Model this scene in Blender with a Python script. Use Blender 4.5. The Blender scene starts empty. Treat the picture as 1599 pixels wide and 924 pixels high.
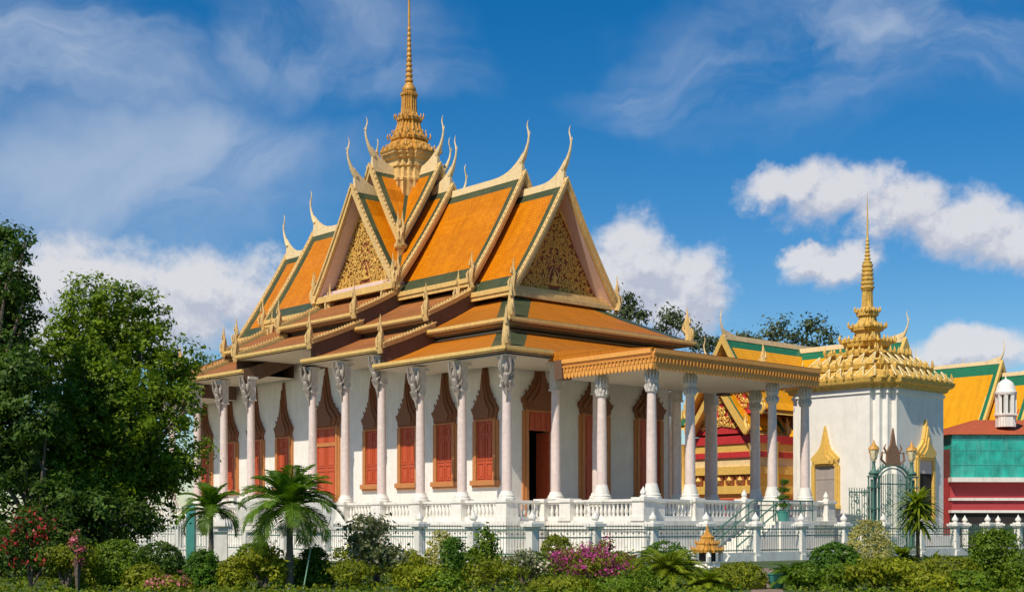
import bpy, bmesh, math, random
import numpy as np
from mathutils import Vector, Matrix

# ------------------------------------------------------------------ camera, sky, sun, exposure
SC = bpy.context.scene
COL = SC.collection
FPX = 2113.0          # focal length in photo pixels
HOR = 818.0           # horizon row in photo pixels
EYE = 1.5

cam_d = bpy.data.cameras.new('camera'); cam = bpy.data.objects.new('camera', cam_d); COL.objects.link(cam)
cam.location = (0, 0, EYE); cam.rotation_euler = (math.radians(90), 0, 0)
cam_d.sensor_width = 36; cam_d.lens = 36 * FPX / 1599; cam_d.shift_y = (HOR - 462) / 1599
cam_d.clip_start = 0.1; cam_d.clip_end = 4000
SC.camera = cam

SUN_DIR = Vector((-0.545, -0.838, 1.17)).normalized()      # towards the sun
SUN_EL = math.asin(SUN_DIR.z); SUN_AZ = math.atan2(SUN_DIR.x, SUN_DIR.y)
sun_d = bpy.data.lights.new('sun', 'SUN'); sun = bpy.data.objects.new('sun', sun_d); COL.objects.link(sun)
sun_d.energy = 4.6; sun_d.angle = math.radians(0.5); sun_d.color = (1.0, 0.91, 0.77)
sun.rotation_euler = SUN_DIR.to_track_quat('Z', 'Y').to_euler()
sun.location = (-30, -40, 60)

SC.view_settings.view_transform = 'Standard'; SC.view_settings.look = 'None'
SC.view_settings.exposure = 0.0; SC.view_settings.gamma = 1.0; SC.view_settings.use_curve_mapping = False
SC.render.engine = 'CYCLES'
SC.cycles.max_bounces = 6; SC.cycles.transparent_max_bounces = 8
SC.cycles.use_denoising = True

world = bpy.data.worlds.new('World'); SC.world = world; world.use_nodes = True

def build_sky():
    nt = world.node_tree; nt.nodes.clear(); N = nt.nodes.new; L = nt.links.new
    def math_(op, a, b=None, c=None, clamp=False):
        n = N('ShaderNodeMath'); n.operation = op; n.use_clamp = clamp
        for i, x in enumerate((a, b, c)):
            if x is None: continue
            if isinstance(x, (int, float)): n.inputs[i].default_value = x
            else: L(x, n.inputs[i])
        return n.outputs[0]
    def vm(op, a, b=None):
        n = N('ShaderNodeVectorMath'); n.operation = op
        for i, x in enumerate((a, b)):
            if x is None: continue
            if isinstance(x, (tuple, list)): n.inputs[i].default_value = x
            else: L(x, n.inputs[i])
        return n
    def smooth(x, lo, hi):
        n = N('ShaderNodeMapRange'); n.interpolation_type = 'SMOOTHSTEP'
        L(x, n.inputs[0]); n.inputs[1].default_value = lo; n.inputs[2].default_value = hi
        return n.outputs[0]
    def noise(vec, scale, detail=6, rough=0.55, dist=0.0):
        n = N('ShaderNodeTexNoise'); n.noise_dimensions = '3D'
        L(vec, n.inputs['Vector']); n.inputs['Scale'].default_value = scale
        n.inputs['Detail'].default_value = detail; n.inputs['Roughness'].default_value = rough
        n.inputs['Distortion'].default_value = dist
        return n
    sky = N('ShaderNodeTexSky'); sky.sky_type = 'NISHITA'; sky.sun_disc = False
    sky.sun_elevation = SUN_EL; sky.sun_rotation = SUN_AZ
    sky.air_density = 1.0; sky.dust_density = 0.25; sky.ozone_density = 3.0
    grade = N('ShaderNodeHueSaturation'); L(sky.outputs[0], grade.inputs['Color'])
    grade.inputs['Saturation'].default_value = 1.47; grade.inputs['Value'].default_value = 1.03
    grade.inputs['Hue'].default_value = 0.502
    tc = N('ShaderNodeTexCoord'); sep = N('ShaderNodeSeparateXYZ'); L(tc.outputs['Generated'], sep.inputs[0])
    az = math_('ARCTAN2', sep.outputs[0], sep.outputs[1]); el = math_('ARCSINE', sep.outputs[2])
    cmb = N('ShaderNodeCombineXYZ'); L(az, cmb.inputs[0]); L(el, cmb.inputs[1]); P = cmb.outputs[0]
    # ragged edges: the position is warped by noise before the cloud shapes are read
    wn = noise(P, 11.0, 7, 0.6)
    w1 = vm('SUBTRACT', wn.outputs['Color'], (0.5, 0.5, 0.5)).outputs[0]
    w2 = vm('MULTIPLY', w1, (0.085, 0.06, 0.0)).outputs[0]
    PW = vm('ADD', P, w2).outputs[0]
    def blobs(lst, vec):
        out = None
        for (px, py, rx, ry) in lst:
            a = math.atan((px - 800) / FPX); e = math.atan((HOR - py) / FPX * math.cos(a))
            d = vm('SUBTRACT', vec, (a, e, 0)).outputs[0]
            d = vm('MULTIPLY', d, (FPX / rx, FPX / ry, 0)).outputs[0]
            ln = vm('LENGTH', d).outputs['Value']
            v = math_('SUBTRACT', 1.0, ln)
            out = v if out is None else math_('MAXIMUM', out, v)
        return out
    vn = noise(P, 4.0, 5, 0.6)
    PV = vm('ADD', P, vm('MULTIPLY', vm('SUBTRACT', vn.outputs['Color'], (0.5, 0.5, 0.5)).outputs[0], (0.26, 0.16, 0)).outputs[0]).outputs[0]
    fine = noise(P, 26.0, 8, 0.62).outputs['Fac']
    cum = [(70, 450, 130, 88), (165, 432, 150, 92), (335, 452, 140, 100), (240, 505, 260, 90), (60, 520, 170, 90), (400, 480, 70, 70),
           (1000, 400, 115, 90), (1075, 440, 98, 90), (950, 445, 105, 115), (1030, 485, 160, 75),
           (1225, 292, 100, 42), (1310, 310, 125, 62), (1405, 338, 140, 66), (1500, 365, 130, 58), (1590, 385, 115, 48),
           (1300, 418, 100, 40), (1250, 402, 50, 24), (1510, 556, 170, 42)]
    c0 = blobs(cum, PW)
    c = math_('ADD', c0, math_('MULTIPLY', math_('SUBTRACT', fine, 0.5), 1.25))
    above = blobs(cum, vm('ADD', PW, (-0.006, 0.017, 0)).outputs[0])
    fine2 = noise(vm('ADD', P, (-0.0025, 0.006, 0)).outputs[0], 26.0, 8, 0.62).outputs['Fac']
    relief = math_('ADD', math_('MULTIPLY', math_('SUBTRACT', c0, above), 1.0), math_('MULTIPLY', math_('SUBTRACT', fine, fine2), 3.0))
    cover = math_('MULTIPLY', smooth(c, 0.06, 0.62), 0.90)
    # thin high cloud: noise drawn out along two streak directions, kept to broad patches
    def streaks(rot, sx, sy, seed, lo, hi, patches, k):
        m = N('ShaderNodeMapping'); L(PV, m.inputs['Vector'])
        m.inputs['Rotation'].default_value = (0, 0, math.radians(rot)); m.inputs['Scale'].default_value = (sx, sy, 1)
        m.inputs['Location'].default_value = (seed, seed * 0.7, seed)
        n = noise(m.outputs[0], 1.0, 8, 0.56, 0.9)
        msk = smooth(blobs(patches, PV), -0.1, 0.8)
        return math_('MULTIPLY', math_('MULTIPLY', smooth(n.outputs['Fac'], lo, hi), msk), k)
    s1 = streaks(14, 5.0, 11, 3.1, 0.32, 0.80, [(40, 100, 280, 250), (220, 260, 380, 190), (480, 60, 260, 150), (560, 120, 240, 80)], 0.72)
    s2 = streaks(-22, 5.0, 10, 7.7, 0.30, 0.80, [(1360, 50, 360, 150), (1180, 140, 230, 110), (1460, 60, 280, 130), (1060, 175, 190, 55)], 0.9)
    s3 = streaks(4, 3.0, 7, 1.3, 0.18, 0.72, [(170, 300, 400, 150), (330, 265, 280, 110)], 0.82)
    hz = math_('MULTIPLY', smooth(el, 0.20, 0.02), 0.05)
    thin = math_('MAXIMUM', math_('MAXIMUM', s1, s2), math_('MAXIMUM', s3, hz))
    body = noise(PW, 9.0, 6, 0.55).outputs['Fac']
    ramp = N('ShaderNodeValToRGB'); L(math_('ADD', math_('MULTIPLY', body, 0.55), math_('ADD', relief, 0.22)), ramp.inputs[0])
    ramp.color_ramp.elements[0].position = 0.22; ramp.color_ramp.elements[0].color = (5.2, 5.4, 6.3, 1)
    ramp.color_ramp.elements[1].position = 0.78; ramp.color_ramp.elements[1].color = (7.6, 7.5, 7.7, 1)
    mx1 = N('ShaderNodeMix'); mx1.data_type = 'RGBA'
    L(thin, mx1.inputs[0]); L(grade.outputs[0], mx1.inputs[6]); mx1.inputs[7].default_value = (4.6, 5.5, 7.0, 1)
    mx2 = N('ShaderNodeMix'); mx2.data_type = 'RGBA'
    L(cover, mx2.inputs[0]); L(mx1.outputs[2], mx2.inputs[6]); L(ramp.outputs[0], mx2.inputs[7])
    bg = N('ShaderNodeBackground'); L(mx2.outputs[2], bg.inputs[0]); bg.inputs[1].default_value = 0.1
    out = N('ShaderNodeOutputWorld'); L(bg.outputs[0], out.inputs[0])
build_sky()

# ------------------------------------------------------------------ helpers
RND = random.Random(11)

def at(px, D, z=0.0):
    """the spot on the ground seen in column px of the photo, D metres off"""
    return Vector(((px - 800) / FPX * D, D, z))
def zat(py, D):
    return (HOR - py) / FPX * D + EYE

class MB:
    """collects faces; build() links them as ONE mesh object"""
    def __init__(s): s.v = []; s.f = []; s.m = []; s.uv = []
    def face(s, pts, mi=0, uv=None):
        i = len(s.v); s.v.extend([tuple(p) for p in pts]); s.f.append(tuple(range(i, i + len(pts)))); s.m.append(mi)
        s.uv.append(uv)
    def box(s, x0, y0, z0, x1, y1, z1, mi=0):
        if x0 > x1: x0, x1 = x1, x0
        if y0 > y1: y0, y1 = y1, y0
        i = len(s.v)
        s.v += [(x0,y0,z0),(x1,y0,z0),(x1,y1,z0),(x0,y1,z0),(x0,y0,z1),(x1,y0,z1),(x1,y1,z1),(x0,y1,z1)]
        for q in ((0,3,2,1),(4,5,6,7),(0,1,5,4),(1,2,6,5),(2,3,7,6),(3,0,4,7)):
            s.f.append(tuple(i + k for k in q)); s.m.append(mi); s.uv.append(None)
    def loft(s, rings, mi=0, cap=True, closed=True):
        i0 = len(s.v); n = len(rings[0])
        for r in rings: s.v += [tuple(p) for p in r]
        for k in range(len(rings) - 1):
            for j in range(n if closed else n - 1):
                a = i0 + k * n + j; b = i0 + k * n + (j + 1) % n
                s.f.append((a, b, b + n, a + n)); s.m.append(mi); s.uv.append(None)
        if cap and closed:
            s.f.append(tuple(i0 + j for j in reversed(range(n)))); s.m.append(mi); s.uv.append(None)
            e = i0 + (len(rings) - 1) * n
            s.f.append(tuple(e + j for j in range(n))); s.m.append(mi); s.uv.append(None)
    def lathe(s, prof, c=(0,0), n=16, mi=0):
        s.loft([[(c[0] + r * math.cos(2*math.pi*j/n), c[1] + r * math.sin(2*math.pi*j/n), z) for j in range(n)] for r, z in prof], mi)
    def redent(s, prof, c=(0,0), mi=0, abd=(.42,.64,.84)):
        A, B, D = abd
        base = [(1,-A),(1,A),(D,A),(D,B),(B,B),(B,D),(A,D)]
        pts = []
        for q in range(4):
            ca, sa = (1,0,-1,0)[q], (0,1,0,-1)[q]
            for x, y in base[1:]: pts.append((x*ca - y*sa, x*sa + y*ca))
            pts.append((A*ca - 1*sa, A*sa + 1*ca))
        s.loft([[(c[0] + r*x, c[1] + r*y, z) for x, y in pts] for r, z in prof], mi)
    def tube(s, pts, rad, n=6, mi=0):
        P = [Vector(p) for p in pts]
        if isinstance(rad, (int, float)): rad = [rad] * len(P)
        rings = []
        up = None
        for k, p in enumerate(P):
            t = (P[min(k+1, len(P)-1)] - P[max(k-1, 0)]).normalized()
            if up is None:
                up = Vector((0,0,1)) if abs(t.z) < .9 else Vector((1,0,0))
            a = t.cross(up)
            if a.length < 1e-5: a = t.cross(Vector((0,1,0)))
            a.normalize(); b = a.cross(t).normalized(); up = b
            rings.append([p + a * rad[k] * math.cos(2*math.pi*j/n) + b * rad[k] * math.sin(2*math.pi*j/n) for j in range(n)])
        s.loft(rings, mi)
    def prism(s, poly, fn, d0, d1, mi=0):
        """closed 2-D outline, swept from d0 to d1 through fn(a, b, d)"""
        s.loft([[fn(a, b, d0) for a, b in poly], [fn(a, b, d1) for a, b in poly]], mi)
    def build(s, name, mats, parent=None, loc=(0,0,0), rot=0.0, sharp=40, fix=True, label=None):
        me = bpy.data.meshes.new(name)
        me.from_pydata(s.v, [], s.f)
        for m in (mats if isinstance(mats, (list, tuple)) else [mats]): me.materials.append(m)
        me.polygons.foreach_set('material_index', np.array(s.m, dtype=np.int32))
        if any(u is not None for u in s.uv):
            lay = me.uv_layers.new(name='uv'); k = 0
            for f, u in zip(s.f, s.uv):
                for j in range(len(f)):
                    if u is not None: lay.data[k + j].uv = u[j]
                k += len(f)
        if fix:
            bm = bmesh.new(); bm.from_mesh(me)
            bmesh.ops.recalc_face_normals(bm, faces=bm.faces); bm.to_mesh(me); bm.free()
        me.polygons.foreach_set('use_smooth', np.ones(len(me.polygons), dtype=bool))
        me.set_sharp_from_angle(angle=math.radians(sharp))
        me.update()
        o = bpy.data.objects.new(name, me); COL.objects.link(o)
        o.location = loc; o.rotation_euler = (0, 0, rot)
        if parent is not None: o.parent = parent
        if label: o['label'] = label
        return o

def empty(name, loc, rz, label, cat, group=None):
    o = bpy.data.objects.new(name, None); COL.objects.link(o); o.empty_display_size = 0.3
    o.location = loc; o.rotation_euler = (0, 0, rz); o['label'] = label; o['category'] = cat
    if group: o['group'] = group
    return o
def tag(o, label, cat, group=None, kind=None):
    o['label'] = label; o['category'] = cat
    if group: o['group'] = group
    if kind: o['kind'] = kind
    return o
def copy_part(src, parent, loc=None, rot=None):
    """a copy of a part and of its sub-parts"""
    c = src.copy(); COL.objects.link(c); c.parent = parent
    if loc is not None: c.location = loc
    if rot is not None: c.rotation_euler = (0, 0, rot)
    for ch in list(src.children):
        g = ch.copy(); COL.objects.link(g); g.parent = c
    return c

# ------------------------------------------------------------------ materials
def mat(name, col, rough=0.6, var=0.15, scale=3.0, bump=0.0, bscale=30.0, metal=0.0, dirt=None, dirt_amt=0.0, spec=0.5):
    m = bpy.data.materials.new(name); m.use_nodes = True; nt = m.node_tree; N = nt.nodes.new; L = nt.links.new
    b = nt.nodes['Principled BSDF']; b.inputs['Roughness'].default_value = rough; b.inputs['Metallic'].default_value = metal
    b.inputs['Specular IOR Level'].default_value = spec
    tc = N('ShaderNodeTexCoord')
    n = N('ShaderNodeTexNoise'); L(tc.outputs['Object'], n.inputs['Vector']); n.inputs['Scale'].default_value = scale
    n.inputs['Detail'].default_value = 6; n.inputs['Roughness'].default_value = 0.65
    r = N('ShaderNodeValToRGB'); L(n.outputs['Fac'], r.inputs[0])
    lo = tuple(c * (1 - var) for c in col); hi = tuple(min(1, c * (1 + var)) for c in col)
    r.color_ramp.elements[0].position = 0.3; r.color_ramp.elements[0].color = (*lo, 1)
    r.color_ramp.elements[1].position = 0.7; r.color_ramp.elements[1].color = (*hi, 1)
    src = r.outputs[0]
    if dirt:
        mp = N('ShaderNodeMapping'); L(tc.outputs['Object'], mp.inputs['Vector']); mp.inputs['Scale'].default_value = (2.2, 2.2, 0.35)
        n2 = N('ShaderNodeTexNoise'); L(mp.outputs[0], n2.inputs['Vector']); n2.inputs['Scale'].default_value = 1.6
        n2.inputs['Detail'].default_value = 8; n2.inputs['Roughness'].default_value = 0.7
        mr = N('ShaderNodeMapRange'); L(n2.outputs['Fac'], mr.inputs[0]); mr.inputs[1].default_value = 0.5; mr.inputs[2].default_value = 0.75
        mr.inputs[4].default_value = dirt_amt
        mx = N('ShaderNodeMix'); mx.data_type = 'RGBA'; L(mr.outputs[0], mx.inputs[0]); L(src, mx.inputs[6]); mx.inputs[7].default_value = (*dirt, 1)
        src = mx.outputs[2]
    L(src, b.inputs['Base Color'])
    if bump:
        n3 = N('ShaderNodeTexNoise'); L(tc.outputs['Object'], n3.inputs['Vector']); n3.inputs['Scale'].default_value = bscale; n3.inputs['Detail'].default_value = 4
        bp = N('ShaderNodeBump'); L(n3.outputs['Fac'], bp.inputs['Height']); bp.inputs['Strength'].default_value = bump; bp.inputs['Distance'].default_value = 0.04
        L(bp.outputs[0], b.inputs['Normal'])
    return m

def tile_mat(name, c1, c2, joint, tw=0.22, th=0.20, rough=0.35, patch=None):
    """glazed roof tiles in courses, laid along the mesh's metre-scaled UVs"""
    m = bpy.data.materials.new(name); m.use_nodes = True; nt = m.node_tree; N = nt.nodes.new; L = nt.links.new
    b = nt.nodes['Principled BSDF']; b.inputs['Roughness'].default_value = rough; b.inputs['Specular IOR Level'].default_value = 0.15
    uv = N('ShaderNodeUVMap'); uv.uv_map = 'uv'
    br = N('ShaderNodeTexBrick'); L(uv.outputs[0], br.inputs['Vector'])
    br.inputs['Color1'].default_value = (*c1, 1); br.inputs['Color2'].default_value = (*c2, 1); br.inputs['Mortar'].default_value = (*joint, 1)
    br.inputs['Scale'].default_value = 1.0; br.inputs['Brick Width'].default_value = tw; br.inputs['Row Height'].default_value = th
    br.inputs['Mortar Size'].default_value = 0.012; br.inputs['Mortar Smooth'].default_value = 0.3; br.inputs['Bias'].default_value = 0.0
    n = N('ShaderNodeTexNoise'); L(uv.outputs[0], n.inputs['Vector']); n.inputs['Scale'].default_value = 0.9; n.inputs['Detail'].default_value = 8; n.inputs['Roughness'].default_value = 0.7
    mr = N('ShaderNodeMapRange'); L(n.outputs['Fac'], mr.inputs[0]); mr.inputs[1].default_value = 0.3; mr.inputs[2].default_value = 0.75
    mr.inputs[3].default_value = 0.0; mr.inputs[4].default_value = 0.8
    mp = N('ShaderNodeMapping'); L(uv.outputs[0], mp.inputs['Vector']); mp.inputs['Scale'].default_value = (2.6, 0.22, 1)
    n2 = N('ShaderNodeTexNoise'); L(mp.outputs[0], n2.inputs['Vector']); n2.inputs['Scale'].default_value = 1.0; n2.inputs['Detail'].default_value = 7; n2.inputs['Roughness'].default_value = 0.7
    ms = N('ShaderNodeMapRange'); L(n2.outputs['Fac'], ms.inputs[0]); ms.inputs[1].default_value = 0.48; ms.inputs[2].default_value = 0.78; ms.inputs[4].default_value = 0.55
    mx = N('ShaderNodeMix'); mx.data_type = 'RGBA'; L(mr.outputs[0], mx.inputs[0]); L(br.outputs['Color'], mx.inputs[6])
    mx.inputs[7].default_value = (*(patch or tuple(c * 0.7 for c in c1)), 1)
    mz = N('ShaderNodeMix'); mz.data_type = 'RGBA'; L(ms.outputs[0], mz.inputs[0]); L(mx.outputs[2], mz.inputs[6]); mz.inputs[7].default_value = (*tuple(c * 0.5 for c in (patch or c1)), 1)
    L(mz.outputs[2], b.inputs['Base Color'])
    # each course tilts up to its lower lip
    sp = N('ShaderNodeSeparateXYZ'); L(uv.outputs[0], sp.inputs[0])
    dv = N('ShaderNodeMath'); dv.operation = 'DIVIDE'; L(sp.outputs[1], dv.inputs[0]); dv.inputs[1].default_value = th
    fr = N('ShaderNodeMath'); fr.operation = 'FRACT'; L(dv.outputs[0], fr.inputs[0])
    bp = N('ShaderNodeBump'); L(fr.outputs[0], bp.inputs['Height']); bp.inputs['Strength'].default_value = 0.8; bp.inputs['Distance'].default_value = 0.045
    L(bp.outputs[0], b.inputs['Normal'])
    return m

def leaf_mat(name, c_dark, c_light, trans=0.35, rough=0.5):
    m = bpy.data.materials.new(name); m.use_nodes = True; nt = m.node_tree; N = nt.nodes.new; L = nt.links.new
    b = nt.nodes['Principled BSDF']; b.inputs['Roughness'].default_value = rough; b.inputs['Specular IOR Level'].default_value = 0.2
    g = N('ShaderNodeNewGeometry'); r = N('ShaderNodeValToRGB'); L(g.outputs['Random Per Island'], r.inputs[0])
    r.color_ramp.elements[0].color = (*c_dark, 1); r.color_ramp.elements[1].color = (*c_light, 1)
    tc = N('ShaderNodeTexCoord'); n = N('ShaderNodeTexNoise'); L(tc.outputs['Object'], n.inputs['Vector']); n.inputs['Scale'].default_value = 0.9; n.inputs['Detail'].default_value = 3
    mr = N('ShaderNodeMapRange'); L(n.outputs['Fac'], mr.inputs[0]); mr.inputs[1].default_value = 0.3; mr.inputs[2].default_value = 0.7; mr.inputs[3].default_value = 0.65; mr.inputs[4].default_value = 1.3
    mm = N('ShaderNodeVectorMath'); mm.operation = 'MULTIPLY'; L(r.outputs[0], mm.inputs[0]); L(mr.outputs[0], mm.inputs[1])
    L(mm.outputs[0], b.inputs['Base Color'])
    t = N('ShaderNodeBsdfTranslucent')
    ct = N('ShaderNodeVectorMath'); ct.operation = 'MULTIPLY'; L(mm.outputs[0], ct.inputs[0]); ct.inputs[1].default_value = (1.25, 1.35, 0.5); L(ct.outputs[0], t.inputs[0])
    mx = N('ShaderNodeMixShader'); mx.inputs[0].default_value = trans; L(b.outputs[0], mx.inputs[1]); L(t.outputs[0], mx.inputs[2])
    L(mx.outputs[0], nt.nodes['Material Output'].inputs[0])
    return m

M = {}
M['wall'] = mat('white_plaster', (.81, .775, .70), .75, .06, 1.6, .15, 40, dirt=(.50, .45, .37), dirt_amt=.34)
M['stone'] = mat('white_stone', (.78, .75, .67), .7, .07, 3, .15, 50, dirt=(.36, .32, .25), dirt_amt=.6)
M['marble'] = mat('pink_marble', (.74, .60, .535), .5, .12, 5, .1, 20, dirt=(.48, .37, .31), dirt_amt=.55)
M['capital'] = mat('pale_carved_stone', (.58, .54, .49), .7, .18, 8, .3, 40)
M['bracket'] = mat('weathered_grey_stone', (.34, .295, .25), .85, .3, 9, .3, 40, spec=.2)
M['soffit'] = mat('beige_soffit', (.55, .48, .37), .8, .06, 2)
M['gold'] = mat('gold_paint', (.78, .50, .12), .42, .14, 6, .2, 25, metal=.15)
M['oldgold'] = mat('aged_gold', (.60, .30, .05), .45, .32, 9, .4, 30, metal=.1, dirt=(.22, .10, .025), dirt_amt=.6)
M['cream'] = mat('cream_gilded_trim', (.72, .48, .18), .5, .22, 7, .25, 30, dirt=(.36, .2, .07), dirt_amt=.5)
M['pale'] = mat('pale_cream_finial', (.80, .60, .31), .5, .16, 6, .15, 30, dirt=(.42, .27, .1), dirt_amt=.35)
M['fascia'] = mat('gilded_fascia', (.76, .49, .15), .45, .16, 6, .15, 30, dirt=(.36, .2, .07), dirt_amt=.4)
M['brown'] = mat('dark_brown_timber', (.13, .07, .04), .7, .2, 3, .2, 20)
M['mauve'] = mat('mauve_soffit', (.70, .52, .46), .7, .08, 3)
M['pedback'] = mat('pediment_red_ground', (.30, .085, .03), .7, .2, 6)
M['orange'] = tile_mat('orange_glazed_tile', (.78, .27, .006), (.64, .19, .004), (.34, .10, .004), patch=(.56, .165, .004))
M['orange_dull'] = tile_mat('dimmed_orange_tile', (.56, .185, .012), (.48, .15, .01), (.26, .08, .006), patch=(.42, .14, .012), rough=.5)  # darker orange: dimness of grazing sun on the lower roofs put into the colour
M['terra'] = tile_mat('faded_terracotta_tile', (.46, .175, .042), (.36, .13, .034), (.16, .055, .02), patch=(.27, .105, .04), rough=.6)
M['green'] = tile_mat('dark_green_tile', (.062, .082, .036), (.045, .065, .03), (.03, .045, .025), patch=(.10, .11, .055))
M['yellow'] = tile_mat('yellow_glazed_tile', (.88, .42, .012), (.80, .35, .01), (.48, .2, .01), patch=(.74, .31, .01))
M['bgreen'] = tile_mat('bright_green_tile', (.02, .20, .09), (.02, .16, .08), (.01, .07, .04), patch=(.03, .16, .08))
M['shutter'] = mat('red_shutter', (.50, .085, .028), .5, .12, 5)
M['frame'] = mat('orange_brown_frame', (.50, .20, .06), .5, .12, 5, .1, 30)
M['crown'] = mat('gilt_brown_carving', (.23, .085, .032), .55, .3, 14, .5, 45)
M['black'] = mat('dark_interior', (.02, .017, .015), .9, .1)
M['orange_trim'] = mat('orange_gilt_valance', (.80, .36, .075), .5, .10, 6, .2, 40)
M['iron'] = mat('green_painted_iron', (.075, .17, .13), .55, .25, 8)
M['teal'] = mat('teal_paint', (.05, .25, .21), .5, .1, 4)
M['redwall'] = mat('dark_red_wall', (.42, .045, .05), .7, .08, 2)
M['redtile'] = tile_mat('red_clay_tile', (.54, .125, .05), (.44, .10, .04), (.2, .05, .03), rough=.7)
M['redpaint'] = mat('bright_red_panel', (.50, .03, .035), .5, .12, 4)
M['bark'] = mat('bark', (.14, .105, .075), .9, .3, 4, .6, 14)
M['palmbark'] = mat('palm_bark', (.15, .125, .10), .9, .25, 5, .5, 10)
M['soil'] = mat('garden_soil', (.10, .07, .045), .95, .3, 2, .5, 8)
M['lamp_glass'] = mat('frosted_lamp_glass', (.75, .66, .42), .3, .05)
M['crest'] = mat('bronze_crest', (.24, .13, .07), .5, .2, 10)
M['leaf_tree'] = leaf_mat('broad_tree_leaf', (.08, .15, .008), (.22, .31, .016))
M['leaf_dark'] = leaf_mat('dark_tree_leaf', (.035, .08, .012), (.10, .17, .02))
M['leaf_mid'] = leaf_mat('mid_green_leaf', (.07, .14, .008), (.20, .29, .02))
M['leaf_lime'] = leaf_mat('lime_leaf', (.16, .20, .01), (.36, .36, .02))
M['leaf_pale'] = leaf_mat('pale_variegated_leaf', (.38, .36, .08), (.66, .58, .22))
M['leaf_grey'] = leaf_mat('grey_green_leaf', (.10, .13, .05), (.26, .28, .13))
M['leaf_olive'] = leaf_mat('olive_leaf', (.13, .165, .008), (.28, .30, .018))
M['leaf_topi'] = leaf_mat('clipped_hedge_leaf', (.045, .12, .010), (.12, .23, .018))
M['leaf_palm'] = leaf_mat('palm_leaflet', (.05, .12, .008), (.14, .24, .018))
M['leaf_cycad'] = leaf_mat('cycad_leaflet', (.12, .18, .008), (.28, .33, .02))
M['leaf_far'] = leaf_mat('far_tree_leaf', (.07, .095, .045), (.14, .17, .075))
M['bloom'] = leaf_mat('magenta_bract', (.36, .03, .17), (.60, .10, .32), .3)
M['redbloom'] = leaf_mat('red_petal', (.42, .02, .03), (.6, .08, .07), .25)
M['pinkbloom'] = leaf_mat('pink_petal', (.55, .10, .16), (.75, .26, .30), .3)
M['whitebloom'] = leaf_mat('cream_petal', (.62, .55, .42), (.8, .72, .55), .3)
M['libgold'] = mat('weathered_yellow_gold', (.64, .40, .08), .55, .3, 6, .4, 25, dirt=(.25, .14, .04), dirt_amt=.6)
M['greyshut'] = mat('grey_mauve_shutter', (.36, .31, .28), .6, .1, 4)
M['mullion'] = mat('teal_mullion', (.06, .42, .35), .5, .05)
M['tealglass'] = mat('teal_glass', (.012, .36, .28), .12, .5, 1.3, .08, 1.2, spec=.6, dirt=(.16, .50, .44), dirt_amt=.75)
M['bounce_paving'] = mat('pale_bounce_paving', (.56, .50, .41), .85, .12, .7, .2, 5)
M['leafline'] = mat('pale_yellow_edge', (.74, .62, .32), .6, .1, 5)
M['pathmat'] = mat('brown_path', (.24, .17, .12), .9, .2, 3, .3, 12)
M['cane'] = mat('pale_green_cane', (.18, .34, .22), .5, .1, 4)
# ------------------------------------------------------------------ ground
g = MB(); g.face([(-900,-300,0),(900,-300,0),(900,1500,0),(-900,1500,0)])
M['lawn'] = mat('lawn', (.055, .085, .02), .95, .35, .6, .6, 6)
tag(g.build('ground', M['lawn'], fix=False), 'green lawn and soil of the temple garden', 'ground', kind='structure')

pv = MB(); pvp = [(-7.9, -10.2), (40, -10.2), (40, 46), (-7.9, 46)]  # pale ground added to bounce warm light up onto the shaded walls
_c, _s = .7436, .6686
pv.face([(-0.23 - _s*u + _c*v, 60 + _c*u + _s*v, .012) for v, u in pvp], 0)
tag(pv.build('bounce_paving', M['bounce_paving'], fix=False), 'pale courtyard ground added to bounce light onto the temple walls', 'bounce_paving', kind='structure')
# ------------------------------------------------------------------ the temple (local x across the front, local y along the side)
CX, CY = -0.23, 60.0
ROT = math.atan2(.6686, .7436)
W, LN = 17.6, 37.0
VC, UC = W / 2, 18.5
E = EYE
def tw(v, u):          # temple plan -> world
    return (CX - .6686 * u + .7436 * v, CY + .7436 * u + .6686 * v)
temple = empty('temple', (CX, CY, 0), ROT, 'large white temple with tiered orange tile roofs and a tall golden central spire', 'temple')
FLOOR = E + .15

# walls, with a real opening for the open front door
wl = 3.05; wu = 3.4; wt = .5; WTOP = E + 9.3
def wall_with_holes(b, fn, s0, s1, holes):
    x = s0
    for (c, hw, zb, zt) in sorted(holes):
        b(x, c - hw, FLOOR, WTOP)
        if zb > FLOOR: b(c - hw, c + hw, FLOOR, zb)
        b(c - hw, c + hw, zt, WTOP); x = c + hw
    b(x, s1, FLOOR, WTOP)
w = MB()
wall_with_holes(lambda a, c, z0, z1: w.box(a, wu, z0, c, wu + wt, z1), None, wl, W - wl, [(5.13, .8, FLOOR, E + 5.45)])
w.box(wl, wu + wt, FLOOR, wl + wt, LN - wu, WTOP); w.box(W - wl - wt, wu + wt, FLOOR, W - wl, LN - wu, WTOP)
w.box(wl + wt, LN - wu - wt, FLOOR, W - wl - wt, LN - wu, WTOP)
w.box(wl + wt, wu + wt, FLOOR + .004, W - wl - wt, LN - wu - wt, FLOOR + .05, 1)
w.box(wl + wt, wu + wt, E + 6.6, W - wl - wt, LN - wu - wt, E + 6.7, 1)
w.box(wl + wt + 3.6, wu + wt, FLOOR + .05, wl + wt + 3.7, wu + wt + 6, E + 6.6, 1)
w.box(wl + wt, wu + 6, FLOOR + .05, wl + wt + 3.6, wu + 6.1, E + 6.6, 1)
w.build('wall', [M['wall'], M['black']], temple)
pl = MB(); o_ = .07
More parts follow.
